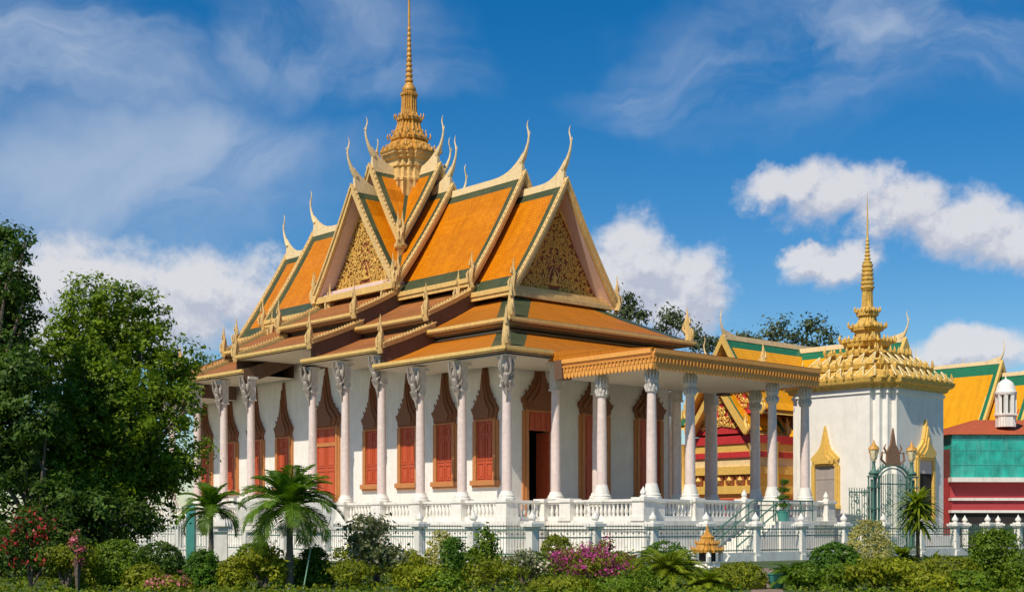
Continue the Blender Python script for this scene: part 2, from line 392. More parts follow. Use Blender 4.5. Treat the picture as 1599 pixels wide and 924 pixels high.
for (z0, z1, d) in ((FLOOR, FLOOR + .45, .10), (FLOOR + .45, FLOOR + .58, .05)):
    pl.box(wl - d, wu - d, z0, wl + .002, LN - wu + d, z1)
    pl.box(W - wl - .002, wu - d, z0, W - wl + d, LN - wu + d, z1)
    pl.box(wl + .004, wu - d, z0, 5.13 - 1.2, wu + .002, z1); pl.box(5.13 + 1.2, wu - d, z0, W - wl - .004, wu + .002, z1)
pl.build('wall_plinth', M['stone'], temple)

# ---- openings: built facing -y at the origin, then turned onto the wall
def crown_poly(hw, s, z0, k=1.0):
    pr = [(1.26,-.12),(1.34,.0),(1.34,.14),(1.50,.30),(1.50,.44),(1.28,.62),(1.08,.80),(.82,1.02),(.62,1.25),(.48,1.48),(.50,1.56),(.40,1.60),(.36,1.9),(.26,2.25),(.17,2.6),(.08,2.95),(.02,3.25)]
    P = [(x * hw * k, z0 + z * s) for x, z in pr]
    return P + [(-x, z) for x, z in reversed(P)]
def make_opening(name, hw, zb, zt, cs, kind, label=None):
    f = MB(); fn = lambda a, z, d: (a, -d, z)
    # jambs, lintel and sill
    for sx in (-1, 1):
        f.box(sx * hw, -.16, zb, sx * (hw + .17), 0.002, zt + .16)
        f.box(sx * (hw + .17), -.10, zb, sx * (hw + .32), 0.002, zt + .02)
    f.box(-hw, -.16, zt, hw, .002, zt + .16)
    if kind == 'window': f.box(-hw - .40, -.22, zb - .24, hw + .40, .002, zb); f.box(-hw - .32, -.15, zb - .34, hw + .32, .002, zb - .24)
    o = f.build(name, M['frame'], temple)
    if label: o['label'] = label
    c = MB()
    c.prism(crown_poly(hw, cs, zt + .18), fn, -.002, .16)
    c.prism(crown_poly(hw * .80, cs * .84, zt + .20), fn, .16, .26)
    c.prism(crown_poly(hw * .56, cs * .66, zt + .22), fn, .26, .33)
    for sx in (-1, 1):                                      # little upturned flames along both edges
        for (x, z) in ((1.55, .38), (1.22, .80), (.9, 1.05), (.68, 1.28)):
            px, pz = sx * x * hw, zt + .18 + z * cs
            c.tube([(px, -.12, pz), (px + sx * .03, -.12, pz + .06), (px + sx * .02, -.12, pz + .15)], [.045, .035, .01], 5)
    c.build('crown', M['crown'], o)
    if kind == 'window' or kind == 'door':
        for sx in (-1, 1):
            s = MB(); x0, x1 = (0.012, hw) if sx > 0 else (-hw, -0.012)
            s.box(x0, -.05, zb, x1, .002, zt)
            hh = (zt - zb)
            for (q0, q1) in ((.03, .30), (.34, .74), (.78, .97)) if kind == 'window' else ((.02, .16), (.19, .55), (.58, .97)):
                for (a, b_, e0, e1) in ((x0 + .06, x0 + .12, q0, q1), (x1 - .12, x1 - .06, q0, q1)):
                    s.box(a, -.085, zb + hh * e0, b_, -.05, zb + hh * e1)
                for e in (q0, q1): s.box(x0 + .12, -.085, zb + hh * e - (.06 if e == q1 else 0), x1 - .12, -.05, zb + hh * e + (.06 if e == q0 else 0))
                s.box(x0 + .20, -.075, zb + hh * q0 + .12, x1 - .20, -.05, zb + hh * q1 - .12)
            s.build('shutter' if kind == 'window' else 'door_leaf', M['shutter'], o)
    return o
wz = [4.9, 8.0, 11.0, 14.1]
win0 = make_opening('window', .62, E + 2.13, E + 5.0, .95, 'window')
wins = [win0]
def put(o, v, u, r):
    o.location = (v, u, 0); o.rotation_euler = (0, 0, r); return o
put(win0, wl, wz[0], -math.pi / 2)
for u in wz[1:] + [2 * UC - x for x in reversed(wz)]:
    copy_part(win0, temple, (wl, u, 0), -math.pi / 2)
dr = make_opening('door', .95, FLOOR, E + 5.35, 1.0, 'door', 'tall red side door under a spired crown'); put(dr, wl, UC, -math.pi / 2)
tr = MB(); tr.box(-.95, -.12, E + 4.35, .95, -.05, E + 4.55); tr.build('transom', M['frame'], dr)
# front doors: the left one stands open
od = make_opening('door', .80, FLOOR, E + 5.45, .92, 'open', 'front door standing open on a dark interior'); put(od, 5.13, wu, 0)
tp = MB(); tp.box(-.8, -.02, E + 4.55, .8, .05, E + 5.45)
for x in (-.55, -.2, .2, .55): tp.box(x - .10, -.06, E + 4.65, x + .10, -.02, E + 5.35)
tp.build('transom_panel', M['shutter'], od)
lf = MB(); lf.box(.70, .05, FLOOR + .06, .78, .95, E + 4.5); lf.build('door_leaf', M['shutter'], od)
for vv in (8.95, 13.0):
    o = make_opening('door', .80, FLOOR, E + 5.45, .92, 'door', 'closed carved front door in the shade'); put(o, vv, wu, 0)

# ---- columns
EAVE = 7.45
BRK = [8.55, 14.75]                    # where the side roofs step up
def eave_at(u):
    q = min(u, LN - u); return EAVE + (0 if q < BRK[0] else .82)
def column_shaft(ztop, zb=E + 1.08, r=.26, leafcap=False):
    c = MB(); top = ztop
    c.lathe([(r*1.02, zb + .28), (r*1.0, zb + .5), (r*.98, zb + 2.5), (r*.84, top - .95), (r*.82, top - .6)], n=14)
    return c
def make_column(v, u, top, bracket=None, porch=False):
    top = E + top
    r = .228
    c = column_shaft(top, r=r); col = c.build('column', M['marble'], temple, (v, u, 0))
    b = MB(); zb = E + 1.08
    if porch: b.lathe([(.44, zb), (.44, zb + .09), (.38, zb + .12), (.40, zb + .19), (.34, zb + .24), (.335, zb + .34), (.285, zb + .50), (.25, zb + .66)], n=18)
    else: b.lathe([(.42, zb), (.42, zb + .10), (.36, zb + .13), (.37, zb + .2), (.30, zb + .27), (.265, zb + .4)], n=18)
    b.build('column_base', M['stone'], col)
    k = MB()
    if porch:
        k.lathe([(.22, top - 1.0), (.27, top - .97), (.27, top - .90), (.23, top - .86), (.24, top - .62), (.30, top - .55), (.30, top - .46), (.24, top - .42), (.22, top - .25), (.20, top)], n=16)
        for j in range(12):
            a = 2 * math.pi * j / 12
            for (z, l) in ((top - .46, .42), (top - .9, .26)):
                ca, sa = math.cos(a), math.sin(a)
                k.tube([(.24*ca, .24*sa, z), (.30*ca, .30*sa, z + l*.5), (.27*ca, .27*sa, z + l)], [.06, .05, .01], 4)
    else:
        k.box(-.20, -.20, top - 1.30, .20, .20, top - .01)
        k.box(-.24, -.24, top - 1.35, .24, .24, top - 1.28); k.box(-.30, -.30, top - .16, .30, .30, top - .005)
    k.build('capital', M['capital'], col)
    if bracket is not None:
        for ang in bracket:
            q = MB()                                         # winged figure bearing the eave: legs on the shaft, arms up
            T = lambda o, s, z: (.15 + (o - .16) * .74, s * .66, top + z * .76)
            q.tube([T(.20,0,-2.75), T(.30,.03,-2.45), T(.36,0,-2.1), T(.34,0,-1.8)], [.02,.05,.07,.10], 7)
            q.tube([T(.32,0,-1.85), T(.42,0,-1.6), T(.50,0,-1.35), T(.52,0,-1.15), T(.50,0,-1.0)], [.09,.15,.14,.17,.10], 9)
            q.tube([T(.50,0,-1.02), T(.56,0,-.92), T(.60,0,-.80), T(.60,0,-.68), T(.60,0,-.5), T(.60,0,-.36)], [.07,.10,.12,.10,.05,.01], 8)
            for s in (-1, 1):
                q.tube([T(.50,s*.14,-1.12), T(.62,s*.30,-.98), T(.72,s*.34,-.62), T(.80,s*.26,-.22), T(.82,s*.24,-.04)], [.07,.065,.06,.06,.09], 6)
                q.tube([T(.40,s*.10,-1.45), T(.52,s*.26,-1.55), T(.40,s*.24,-1.85), T(.34,s*.14,-2.05)], [.08,.08,.06,.05], 6)
                q.tube([T(.36,s*.14,-1.2), T(.40,s*.38,-.9), T(.42,s*.46,-.5), T(.44,s*.40,-.2)], [.10,.10,.07,.02], 5)
                q.tube([T(.34,s*.16,-1.4), T(.34,s*.42,-1.3), T(.34,s*.52,-1.05)], [.08,.07,.01], 5)
            q.build('bracket_figure', M['bracket'], col, rot=ang)
    return col
cu = [0, 3.1, 6.2, 9.3, 12.4, 15.4]; cu = cu + [LN - x for x in reversed(cu)]
for i, u in enumerate(cu):
    make_column(0, u, eave_at(u), (math.pi * 1.25,) if i == 0 else (math.pi,))
PV = [3.0, 5.5, 11.35, 13.9]
for v in (3.0, 5.7, 11.4, 14.2, W): make_column(v, 0, EAVE, None)
for u in (3.1, 6.2, 9.3): make_column(W, u, eave_at(u), None)
PTOP = 6.62
for u in (-2.95, -5.9): make_column(3.0, u, PTOP, None, True)
for v in PV[1:]: make_column(v, -5.9, PTOP, None, True)
make_column(13.9, -2.95, PTOP, None, True)

# ---- stepped lower roofs
SIDE = {'L': lambda s, n, z: (n, s, z), 'R': lambda s, n, z: (W - n, s, z), 'F': lambda s, n, z: (s, n, z), 'K': lambda s, n, z: (s, LN - n, z)}
def skirt_profile(tier):
    # (n, z of the tile surface) from eave to top, level A
    if tier == 1: e = (-.55, EAVE + .36); t = (2.75, 9.15)
    else: e = (2.28, 9.68); t = (5.75, 11.45)
    out = []
    for k in range(7):
        q = k / 6; out.append((e[0] + (t[0]-e[0])*q, E + e[1] + (t[1]-e[1])*(q - .035*math.sin(math.pi*q))))
    return out
def flame(mb, base, out, h, s=1.0, th=.09):
    """upright naga flame: curved body, crest and two side curls; out = outward direction in plan"""
    B = Vector(base); o = Vector((out[0], out[1], 0)); z = Vector((0,0,1))
    P = [B, B + o*.16*s + z*h*.18, B + o*.10*s + z*h*.38, B - o*.02*s + z*h*.58, B + o*.05*s + z*h*.78, B + o*.02*s + z*h]
    mb.tube(P, [th*1.6, th*1.7, th*1.5, th*1.1, th*.6, .012], 6)
    mb.tube([B + z*h*.12, B + o*.34*s + z*h*.16, B + o*.40*s + z*h*.34, B + o*.30*s + z*h*.46], [th*1.1, th*.9, th*.7, .012], 5)
    mb.tube([B + z*h*.30, B - o*.24*s + z*h*.40, B - o*.22*s + z*h*.58], [th*.9, th*.7, .012], 5)
    mb.tube([B + z*h*.52, B + o*.22*s + z*h*.60, B + o*.20*s + z*h*.76], [th*.8, th*.6, .012], 5)
def sweep_bar(mb, path, side, hgt, wid, mi=0):
    """bar of rectangular section along path (list of points), side = horizontal unit vector across it"""
    sd = Vector(side) * wid / 2
    rings = []
    for p in path:
        p = Vector(p); rings.append([p - sd, p + sd, p + sd + Vector((0,0,hgt)), p - sd + Vector((0,0,hgt))])
    mb.loft(rings, mi)
def skirt(tier, side, dz, a, b, main, hipa=False, hipb=False, under=0.0, name='lower_roof', verges=(False, False)):
    """one stretch of lower roof from a to b along its side; hip ends follow n, others end in a verge"""
    fn = SIDE[side]; pr = [(n, z + dz) for n, z in skirt_profile(tier)]
    L_ = W if side in 'FK' else LN
    m = MB(); mats = [main, M['green'], M['soffit'], M['brown'], M['mauve']]
    s0 = lambda n: n if hipa else a
    s1 = lambda n: L_ - n if hipb else b
    run = [0.0]
    for k in range(6): run.append(run[-1] + math.hypot(pr[k+1][0]-pr[k][0], pr[k+1][1]-pr[k][1]))
    # finer rows at the eave for the green edging
    rows = [(pr[0], run[0])]
    q = .30 / run[1]; rows.append(((pr[0][0] + (pr[1][0]-pr[0][0])*q, pr[0][1] + (pr[1][1]-pr[0][1])*q), .30))
    rows += [(pr[k], run[k]) for k in range(1, 7)]
    bw = 1.05
    for k in range(len(rows) - 1):
        (n0, z0), d0 = rows[k]; (n1, z1), d1 = rows[k+1]
        cols0 = [s0(n0), s0(n0) + (bw if hipa else .35), s1(n0) - (bw if hipb else .35), s1(n0)]
        cols1 = [s0(n1), s0(n1) + (bw if hipa else .35), s1(n1) - (bw if hipb else .35), s1(n1)]
        for j in range(3):
            mi = 1 if (j != 1 or k == 0) else 0
            m.face([fn(cols0[j], n0, z0), fn(cols0[j+1], n0, z0), fn(cols1[j+1], n1, z1), fn(cols1[j], n1, z1)], mi,
                   [(cols0[j], d0), (cols0[j+1], d0), (cols1[j+1], d1), (cols1[j], d1)])
    # flat underside, back and ends make it a solid
    ne, ze = pr[0]; nt, zt = pr[-1]; zb = ze - .26
    m.face([fn(s0(ne), ne, zb), fn(s1(ne), ne, zb), fn(s1(nt), nt, zb), fn(s0(nt), nt, zb)], 2)
    m.face([fn(s0(ne), ne, zb), fn(s1(ne), ne, zb), fn(s1(ne), ne, ze), fn(s0(ne), ne, ze)], 3)
    m.face([fn(s0(nt), nt, zb), fn(s1(nt), nt, zb), fn(s1(nt), nt, zt), fn(s0(nt), nt, zt)], 3)
    for hip, sx in ((hipa, s0), (hipb, s1)):
        if not hip:
            # the raised end drops to the roof below it
            low = [(n, (z - under - .02) if under else zb) for n, z in pr]
            m.face([fn(sx(n), n, z) for n, z in pr] + [fn(sx(n), n, z) for n, z in reversed(low)], 3)
    o = m.build(name, mats, temple, sharp=30, fix=True)
    f = MB()
    # stepped gilt fascia
    for (d0, d1, za, zc) in ((-.02, .09, zb + .06, ze - .02), (.088, .14, ze - .13, ze + .02)):
        p = [fn(s0(ne) - (d1 if hipa else 0), ne - d1, 0), fn(s1(ne) + (d1 if hipb else 0), ne - d0, 0)]
        f.box(p[0][0], p[0][1], za, p[1][0], p[1][1], zc)
    f.build('fascia', M['fascia'], o)
    ox = {'L': (-1,0), 'R': (1,0), 'F': (0,-1), 'K': (0,1)}[side]
    al = (0,1,0) if side in 'LR' else (1,0,0)
    for hip, sx, sg, vg in ((hipa, s0, -1, verges[0]), (hipb, s1, 1, verges[1])):
        if hip or not vg: continue
        t = MB(); s = sx(0) - sg * .02
        path = [fn(s, n, z) for n, z in pr]
        sweep_bar(t, [(p[0], p[1], p[2] - .06) for p in path], al, .22, .24)
        sweep_bar(t, [(p[0] + al[0]*sg*.06, p[1] + al[1]*sg*.06, p[2] + .155) for p in path], al, .06, .30)
        for k in range(6):                                   # beading along the top
            for q in range(3):
                p = Vector(path[k]).lerp(Vector(path[k+1]), q / 3)
                t.box(p.x - .05, p.y - .05, p.z + .20, p.x + .05, p.y + .05, p.z + .30)
        t.build('verge_trim', M['cream'], o)
        fl = MB(); p = path[0]; flame(fl, (p[0] + ox[0]*.05, p[1] + ox[1]*.05, p[2] - .30), ox, 1.9, .62)
        fl.build('naga_finial', M['cream'], o)
    return o
for tier in (1, 2):
    ov = .5
    nA = skirt_profile(tier)[0][0]
    for (a, b, dz, un, hip) in ((nA, BRK[0] + .6, 0, 0, (True, False)), (BRK[0], BRK[1] + .8, .82, .82, (False, False)),
                                (BRK[1], LN - BRK[1], 1.64, .82, (False, False)),
                                (LN - BRK[1] - .8, LN - BRK[0], .82, .82, (False, False)), (LN - BRK[0] - .6, LN - nA, 0, 0, (False, True))):
        for side in 'LR':
            if side == 'R' and tier == 1 and False: continue
            if dz == 0:
                skirt_obj = skirt(tier, side, dz, a, b, M['orange_dull'], hip[0], hip[1])
            else:
                skirt_obj = skirt(tier, side, dz, a, b, M['terra'], under=un, verges=(a < UC - 2, b > UC + 2))
    skirt(tier, 'F', 0, 0, 0, M['orange_dull'], True, True)
    skirt(tier, 'K', 0, 0, 0, M['orange_dull'], True, True)
# corner standards of naga on the four hips
for (tv, tu, ox) in ((0, 0, (-.707, -.707)), (W, 0, (.707, -.707)), (0, LN, (-.707, .707)), (W, LN, (.707, .707))):
    for tier in (1, 2):
        ne, ze = skirt_profile(tier)[0]
        x = ne if tv == 0 else W - ne; y = ne if tu == 0 else LN - ne
        fl = MB(); flame(fl, (x + (.25 if tv == 0 else -.25), y + (.25 if tu == 0 else -.25), ze - .15), ox, 2.0, .8, .12)
        fl.build('naga_finial', M['cream'], temple)
# attic walls that close the space between the lower roofs
at_ = MB()
at_.box(3.2, 3.6, E + 7.9, W - 3.2, LN - 3.6, E + 9.5); at_.box(5.9, 5.9, E + 9.5, W - 5.9, LN - 5.9, E + 11.5)
at_.box(2.9, BRK[0] + .3, E + 9.5, W - 2.9, LN - BRK[0] - .3, E + 10.3); at_.box(2.9, BRK[1] + .3, E + 10.3, W - 2.9, LN - BRK[1] - .3, E + 11.1)
at_.box(5.9, BRK[0] + .3, E + 11.5, W - 5.9, LN - BRK[0] - .3, E + 12.3); at_.box(5.9, BRK[1] + .3, E + 12.3, W - 5.9, LN - BRK[1] - .3, E + 13.1)
at_.build('attic', M['brown'], temple)
sf = MB(); sf.box(-.45, -.45, E + EAVE - .02, W + .45, 3.2, E + EAVE + .03)
sf.build('soffit', M['soffit'], temple)

# ---- steep gabled roofs
def scrolls(mb, inside, x0, x1, z0, z1, fn, n, rmin=.13, rmax=.27, seed=1, th=.032, gap=.0):
    fn0 = fn; x0 = gap; n = n // 2
    rr = random.Random(seed); pts = []
    for _ in range(n * 30):
        if len(pts) >= n: break
        x = rr.uniform(x0, x1); z = rr.uniform(z0, z1); r = rr.uniform(rmin, rmax)
        if not inside(x, z, r): continue
        if any((x-a)**2 + (z-b)**2 < ((r+c)*.74)**2 for a, b, c in pts): continue
        if x - r * .6 < gap: continue
        pts.append((x, z, r))
        a0 = rr.uniform(0, 6.28); sg = rr.choice((-1, 1))
        for mir in (1, -1):
            fn = lambda xx, zz, d, mir=mir: fn0(xx * mir, zz, d)
            P = []
            for k in range(13):
                q = k / 12; rad = r * (1 - .85*q); a = a0 + sg * q * 8.0
                P.append(fn(x + rad*math.cos(a), z + rad*math.sin(a), .03 + .07*q))
            mb.tube(P, [th*.5] + [th]*10 + [th*1.3, th*1.3], 5)
            for q in (2, 5):
                a = a0 + sg * q / 12 * 8.0 + .4; rad = r * 1.05
                c = (x + rad*math.cos(a), z + rad*math.sin(a)); d = (c[0] + .10*math.cos(a), c[1] + .10*math.sin(a) + .05)
                mb.tube([fn(c[0], c[1], .02), fn((c[0]+d[0])/2, (c[1]+d[1])/2, .08), fn(d[0], d[1], .03)], [th, th*1.4, .008], 4)
def seated_figure(mb, fn, z, s):
    """small relief of a seated crowned figure on a lotus plinth"""
    for (a, b, r) in (((-.55, .0), (.55, .0), .10), ((-.42, .14), (.42, .14), .13), ((-.30, .32), (.30, .32), .12)):
        mb.tube([fn(a[0]*s, z + a[1]*s, .05), fn(0, z + a[1]*s - .03*s, .12), fn(b[0]*s, z + b[1]*s, .05)], [r*s*.7, r*s, r*s*.7], 6)
    mb.tube([fn(0, z + .30*s, .10), fn(0, z + .6*s, .14), fn(0, z + .85*s, .12), fn(0, z + .95*s, .11), fn(0, z + 1.08*s, .14), fn(0, z + 1.2*s, .10), fn(0, z + 1.5*s, .06)], [.16*s, .17*s, .19*s, .07*s, .12*s, .08*s, .01], 8)
    for m in (-1, 1):
        mb.tube([fn(m*.17*s, z + .82*s, .12), fn(m*.36*s, z + .62*s, .14), fn(m*.22*s, z + .40*s, .18)], [.07*s, .06*s, .05*s], 6)
        mb.tube([fn(m*.62*s, z - .05*s, .05), fn(m*.72*s, z + .55*s, .08), fn(m*.48*s, z + 1.2*s, .08), fn(m*.10*s, z + 1.75*s, .06)], [.04*s, .06*s, .05*s, .02*s], 5)
def chofa(mb, base, out, k=1.0):
    B = Vector(base); o = Vector((out[0], out[1], 0)); z = Vector((0,0,1))
    pr = [(-.25,-.25,.20),(.05,.15,.17),(.26,.55,.12),(.44,1.0,.085),(.52,1.45,.07),(.44,1.85,.058),(.34,2.15,.05),(.36,2.4,.038),(.46,2.62,.01)]
    mb.tube([B + o*a*k + z*h*k for a, h, r in pr], [r*k for a, h, r in pr], 8)
    mb.tube([B + o*.46*k + z*1.5*k, B + o*.62*k + z*1.62*k, B + o*.60*k + z*1.8*k], [.06*k, .045*k, .01], 5)
def gable_roof(axis, c, s0, s1, zr, h, hw, tile, name='main_roof', ped=(False, False), horn=(True, True), recess=.9, label=None, base_steps=False, gap=None, mitre=None):
    zr = E + zr
    P = (lambda s, w, z: (c + w, s, z)) if axis == 'y' else (lambda s, w, z: (s, c + w, z))
    D = (lambda a: (0, a)) if axis == 'y' else (lambda a: (a, 0))
    AL = (0,1,0) if axis == 'y' else (1,0,0)
    ts = [0, .095, .26, .42, .6, .74, .87, 1.0]
    Wd = lambda t: hw * t
    Z = lambda t: zr - h * (t + .13 * t * (1 - t))
    m = MB(); mats = [tile, M['green'], M['mauve'], M['brown']]
    bw = min(.52, (s1 - s0) * .2); cols = [s0, s0 + bw, s1 - bw, s1]
    for sg in (-1, 1):
        run = 0
        for k in range(len(ts) - 1):
            t0, t1 = ts[k], ts[k+1]; st = math.hypot(Wd(t1)-Wd(t0), Z(t1)-Z(t0))
            dn = .38
            spans = [(lambda w: cols[0], lambda w: cols[3])] if mitre is None else [(lambda w: s0, lambda w: mitre - w), (lambda w: mitre + w, lambda w: s1)]
            for si, (fa, fb) in enumerate(spans):
                def cs(w):
                    a_, b_ = fa(w), fb(w)
                    if mitre is None: return cols
                    q = min(bw, (b_ - a_) * .8)
                    return [a_, a_ + (q if si == 0 else min(.2, q * .3)), b_ - (q if si == 1 else min(.2, q * .3)), b_]
                c0, c1 = cs(Wd(t0)), cs(Wd(t1))
                for j in range(3):
                    mi = 1 if (j != 1 or k in (0, len(ts) - 2)) else 0
                    m.face([P(c0[j], sg*Wd(t0), Z(t0)), P(c0[j+1], sg*Wd(t0), Z(t0)), P(c1[j+1], sg*Wd(t1), Z(t1)), P(c1[j], sg*Wd(t1), Z(t1))], mi,
                           [(c0[j], -run), (c0[j+1], -run), (c1[j+1], -run - st), (c1[j], -run - st)])
                m.face([P(c0[0], sg*Wd(t0), Z(t0) - dn), P(c0[3], sg*Wd(t0), Z(t0) - dn), P(c1[3], sg*Wd(t1), Z(t1) - dn), P(c1[0], sg*Wd(t1), Z(t1) - dn)], 2)
            for s in (s0, s1):
                m.face([P(s, sg*Wd(t0), Z(t0)), P(s, sg*Wd(t1), Z(t1)), P(s, sg*Wd(t1), Z(t1) - dn), P(s, sg*Wd(t0), Z(t0) - dn)], 3)
            run += st
        if mitre is None: m.face([P(s0, sg*hw, Z(1)), P(s1, sg*hw, Z(1)), P(s1, sg*hw, Z(1) - .38), P(s0, sg*hw, Z(1) - .38)], 3)
    o = m.build(name, mats, temple, sharp=30)
    if label: o['label'] = label
    for sg in (-1, 1) if mitre is None else ():                # eave fascia
        f = MB()
        a, b = P(s0, sg*(hw - .06), 0), P(s1, sg*(hw + .08), 0)
        f.box(a[0], a[1], Z(1) - .40, b[0], b[1], Z(1) - .01)
        a, b = P(s0, sg*(hw + .078), 0), P(s1, sg*(hw + .15), 0); f.box(a[0], a[1], Z(1) - .20, b[0], b[1], Z(1) + .04)
        f.build('fascia', M['fascia'], o)
    cr = MB()                                                  # ridge crest sweeping up to the ends
    Ls = s1 - s0; k0 = min(2.6, Ls * .5); poly_t = []
    for i in range(25):
        s = s0 + Ls * i / 24; up = .16
        if horn[0]: up += 1.0 * max(0, 1 - (s - s0) / k0) ** 2.8
        if horn[1]: up += 1.0 * max(0, 1 - (s1 - s) / k0) ** 2.8
        poly_t.append((s, up))
    rings = []
    for s, up in poly_t:
        rings.append([P(s, -.14, zr - .22), P(s, .14, zr - .22), P(s, .10 - .06*min(1, up), zr + up), P(s, -.10 + .06*min(1, up), zr + up)])
    cr.loft(rings); cr.build('ridge_crest', M['pale'], o)
    for e, (s, sg) in enumerate(((s0, -1), (s1, 1))):
        b = MB()
        for q in (-1, 1):
            ra = []
            for t in [x / 12 for x in range(13)] + [1.05]:
                ww, zz = Wd(t), Z(min(t, 1)) - (h * .05 if t > 1 else 0)
                ra.append([P(s - sg*.04, q*ww, zz + .20), P(s + sg*.17, q*ww, zz + .20), P(s + sg*.17, q*ww, zz - .34), P(s - sg*.04, q*ww, zz - .34)])
            b.loft(ra)
            rb = []
            for t in [x / 12 for x in range(13)]:
                ww, zz = Wd(t), Z(t)
                rb.append([P(s + sg*.168, q*ww, zz + .25), P(s + sg*.25, q*ww, zz + .25), P(s + sg*.25, q*ww, zz + .02), P(s + sg*.168, q*ww, zz + .02)])
            b.loft(rb)
            nb = int(h / .26)
            for i in range(1, nb):
                t = i / nb; p = P(s + sg*.1, q*Wd(t), Z(t) + .20)
                b.tube([p, (p[0] , p[1], p[2] + .15)], [.065, .02], 5)
        b.build('barge_board', M['cream'], o)
        if horn[e]:
            cz = MB(); p = P(s + sg*.06, 0, zr + .85); chofa(cz, p, D(sg), .76); cz.build('ridge_finial', M['pale'], o)
        for q in (-1, 1):
            n_ = MB(); p = P(s + sg*.16, q*(hw*1.02), Z(1) - .5)
            od = (q, 0) if axis == 'y' else (0, q)
            flame(n_, p, od, 1.9, .9); n_.build('naga_finial', M['cream'], o)
        # gable wall (pediment when it shows)
        sp = s - sg * recess if ped[e] else s - sg * .45
        fnp = (lambda a, z, d, sp=sp, sg=sg: P(sp + sg*d, a, z))
        g_ = MB(); zb = Z(1) - (.15 if gap is None else gap)
        g_.prism([(Wd(t), Z(t) - .3) for t in (1, .76, .5, .25, 0.02)] + [(-Wd(t), Z(t) - .3) for t in (.02, .25, .5, .76, 1)] + ([(-hw, zb), (hw, zb)] if gap else []), fnp, -.25, 0)
        if ped[e]:
            po = g_.build('pediment', M['pedback'], o)
            sc = MB(); zz0 = Z(1) + .25
            ins = lambda x, z, r: (abs(x) - r > .34 or z - r > zz0 + 1.3) and z - r > zz0 and abs(x) + r < hw * .95 * max(0, (zr - .55 - z) / (h)) ** 1.06
            scrolls(sc, ins, -hw, hw, zz0, zr, fnp, 520, .075, .18, seed=3 + e, th=.027)
            seated_figure(sc, fnp, zz0 + .35, .55)
            # a seated pair of figures and a border, as raised gilding
            tri = [(-hw*.93, zz0 + .02), (hw*.93, zz0 + .02), (hw*.02, zr - .75), (-hw*.93, zz0 + .02)]
            for a_, b_ in zip(tri, tri[1:]): sc.tube([fnp(a_[0], a_[1], .06), fnp((a_[0]+b_[0])/2, (a_[1]+b_[1])/2, .06), fnp(b_[0], b_[1], .06)], .06, 6)
            sc.build('gilded_relief', M['gold'], po)
            st = MB()
            for i, (dd, hh) in enumerate(((1.0, .22), (.80, .42), (.55, .62))):
                a, b2 = P(sp + sg*.003, -hw*.98 + i*.10, 0), P(sp + sg*dd*recess*.95, hw*.98 - i*.10, 0)
                st.box(a[0], a[1], Z(1) - .42 + (i*.2), b2[0], b2[1], Z(1) - .42 + (i*.2) + .2)
            st.build('base_moulding', M['mauve'] if base_steps else M['cream'], po)
        else:
            g_.build('gable_wall', M['brown'], o)
    return o
HW = 3.62
gable_roof('y', VC, 5.35, 9.3, 17.65, 5.8, HW, M['orange'], ped=(True, False), horn=(True, False), label='front gable roof with a carved gilded pediment in shade')
gable_roof('y', VC, LN - 9.3, LN - 5.35, 17.65, 5.8, HW, M['orange'], ped=(False, True), horn=(False, True))
gable_roof('y', VC, 8.55, 15.6, 18.65, 5.98, HW, M['orange'], horn=(True, False), label='long orange main roof between the front gable and the crossing')
gable_roof('y', VC, LN - 15.6, LN - 8.55, 18.65, 5.98, HW, M['orange'], horn=(False, True))
gable_roof('x', UC, VC - 3.95, VC + 3.95, 19.1, 5.65, 3.78, M['orange'], name='cross_roof', ped=(True, True), recess=.85, base_steps=True, mitre=VC, label='side gable roof of the crossing with a sunlit gilded pediment')
gable_roof('y', VC, UC - 3.9, UC + 3.9, 19.1, 5.65, 3.78, M['orange'], name='cross_roof', mitre=UC)
gable_roof('x', UC, VC - 2.7, VC + 2.7, 20.5, 4.4, 2.62, M['orange'], name='upper_cross_roof', gap=1.7, mitre=VC)
gable_roof('y', VC, UC - 2.75, UC + 2.75, 20.5, 4.4, 2.62, M['orange'], name='upper_cross_roof', gap=1.7, mitre=UC)
for x0, x1 in ((VC - 4.02, VC - 3.84), (VC + 3.84, VC + 4.02)):   # gilt eaves under the two side gables
    cf = MB(); cf.box(x0, UC - 3.9, E + 12.95, x1, UC + 3.9, E + 13.3); cf.build('gable_eave', M['fascia'], temple)
for sx in (-1, 1):
    for sy in (-1, 1):                                         # pendants under the four inner corners
        p = MB(); x, y = VC + sx*2.62, UC + sy*2.62
        p.redent([(.03, E + 14.9), (.16, E + 15.1), (.22, E + 15.4), (.34, E + 15.5), (.36, E + 15.65), (.26, E + 15.75)], (x, y))
        p.tube([(x, y, E + 15.7), (x + sx*.18, y + sy*.18, E + 16.1), (x + sx*.1, y + sy*.1, E + 16.6), (x + sx*.14, y + sy*.14, E + 17.0)], [.2, .17, .1, .02], 6)
        p.build('valley_pendant', M['cream'], temple)

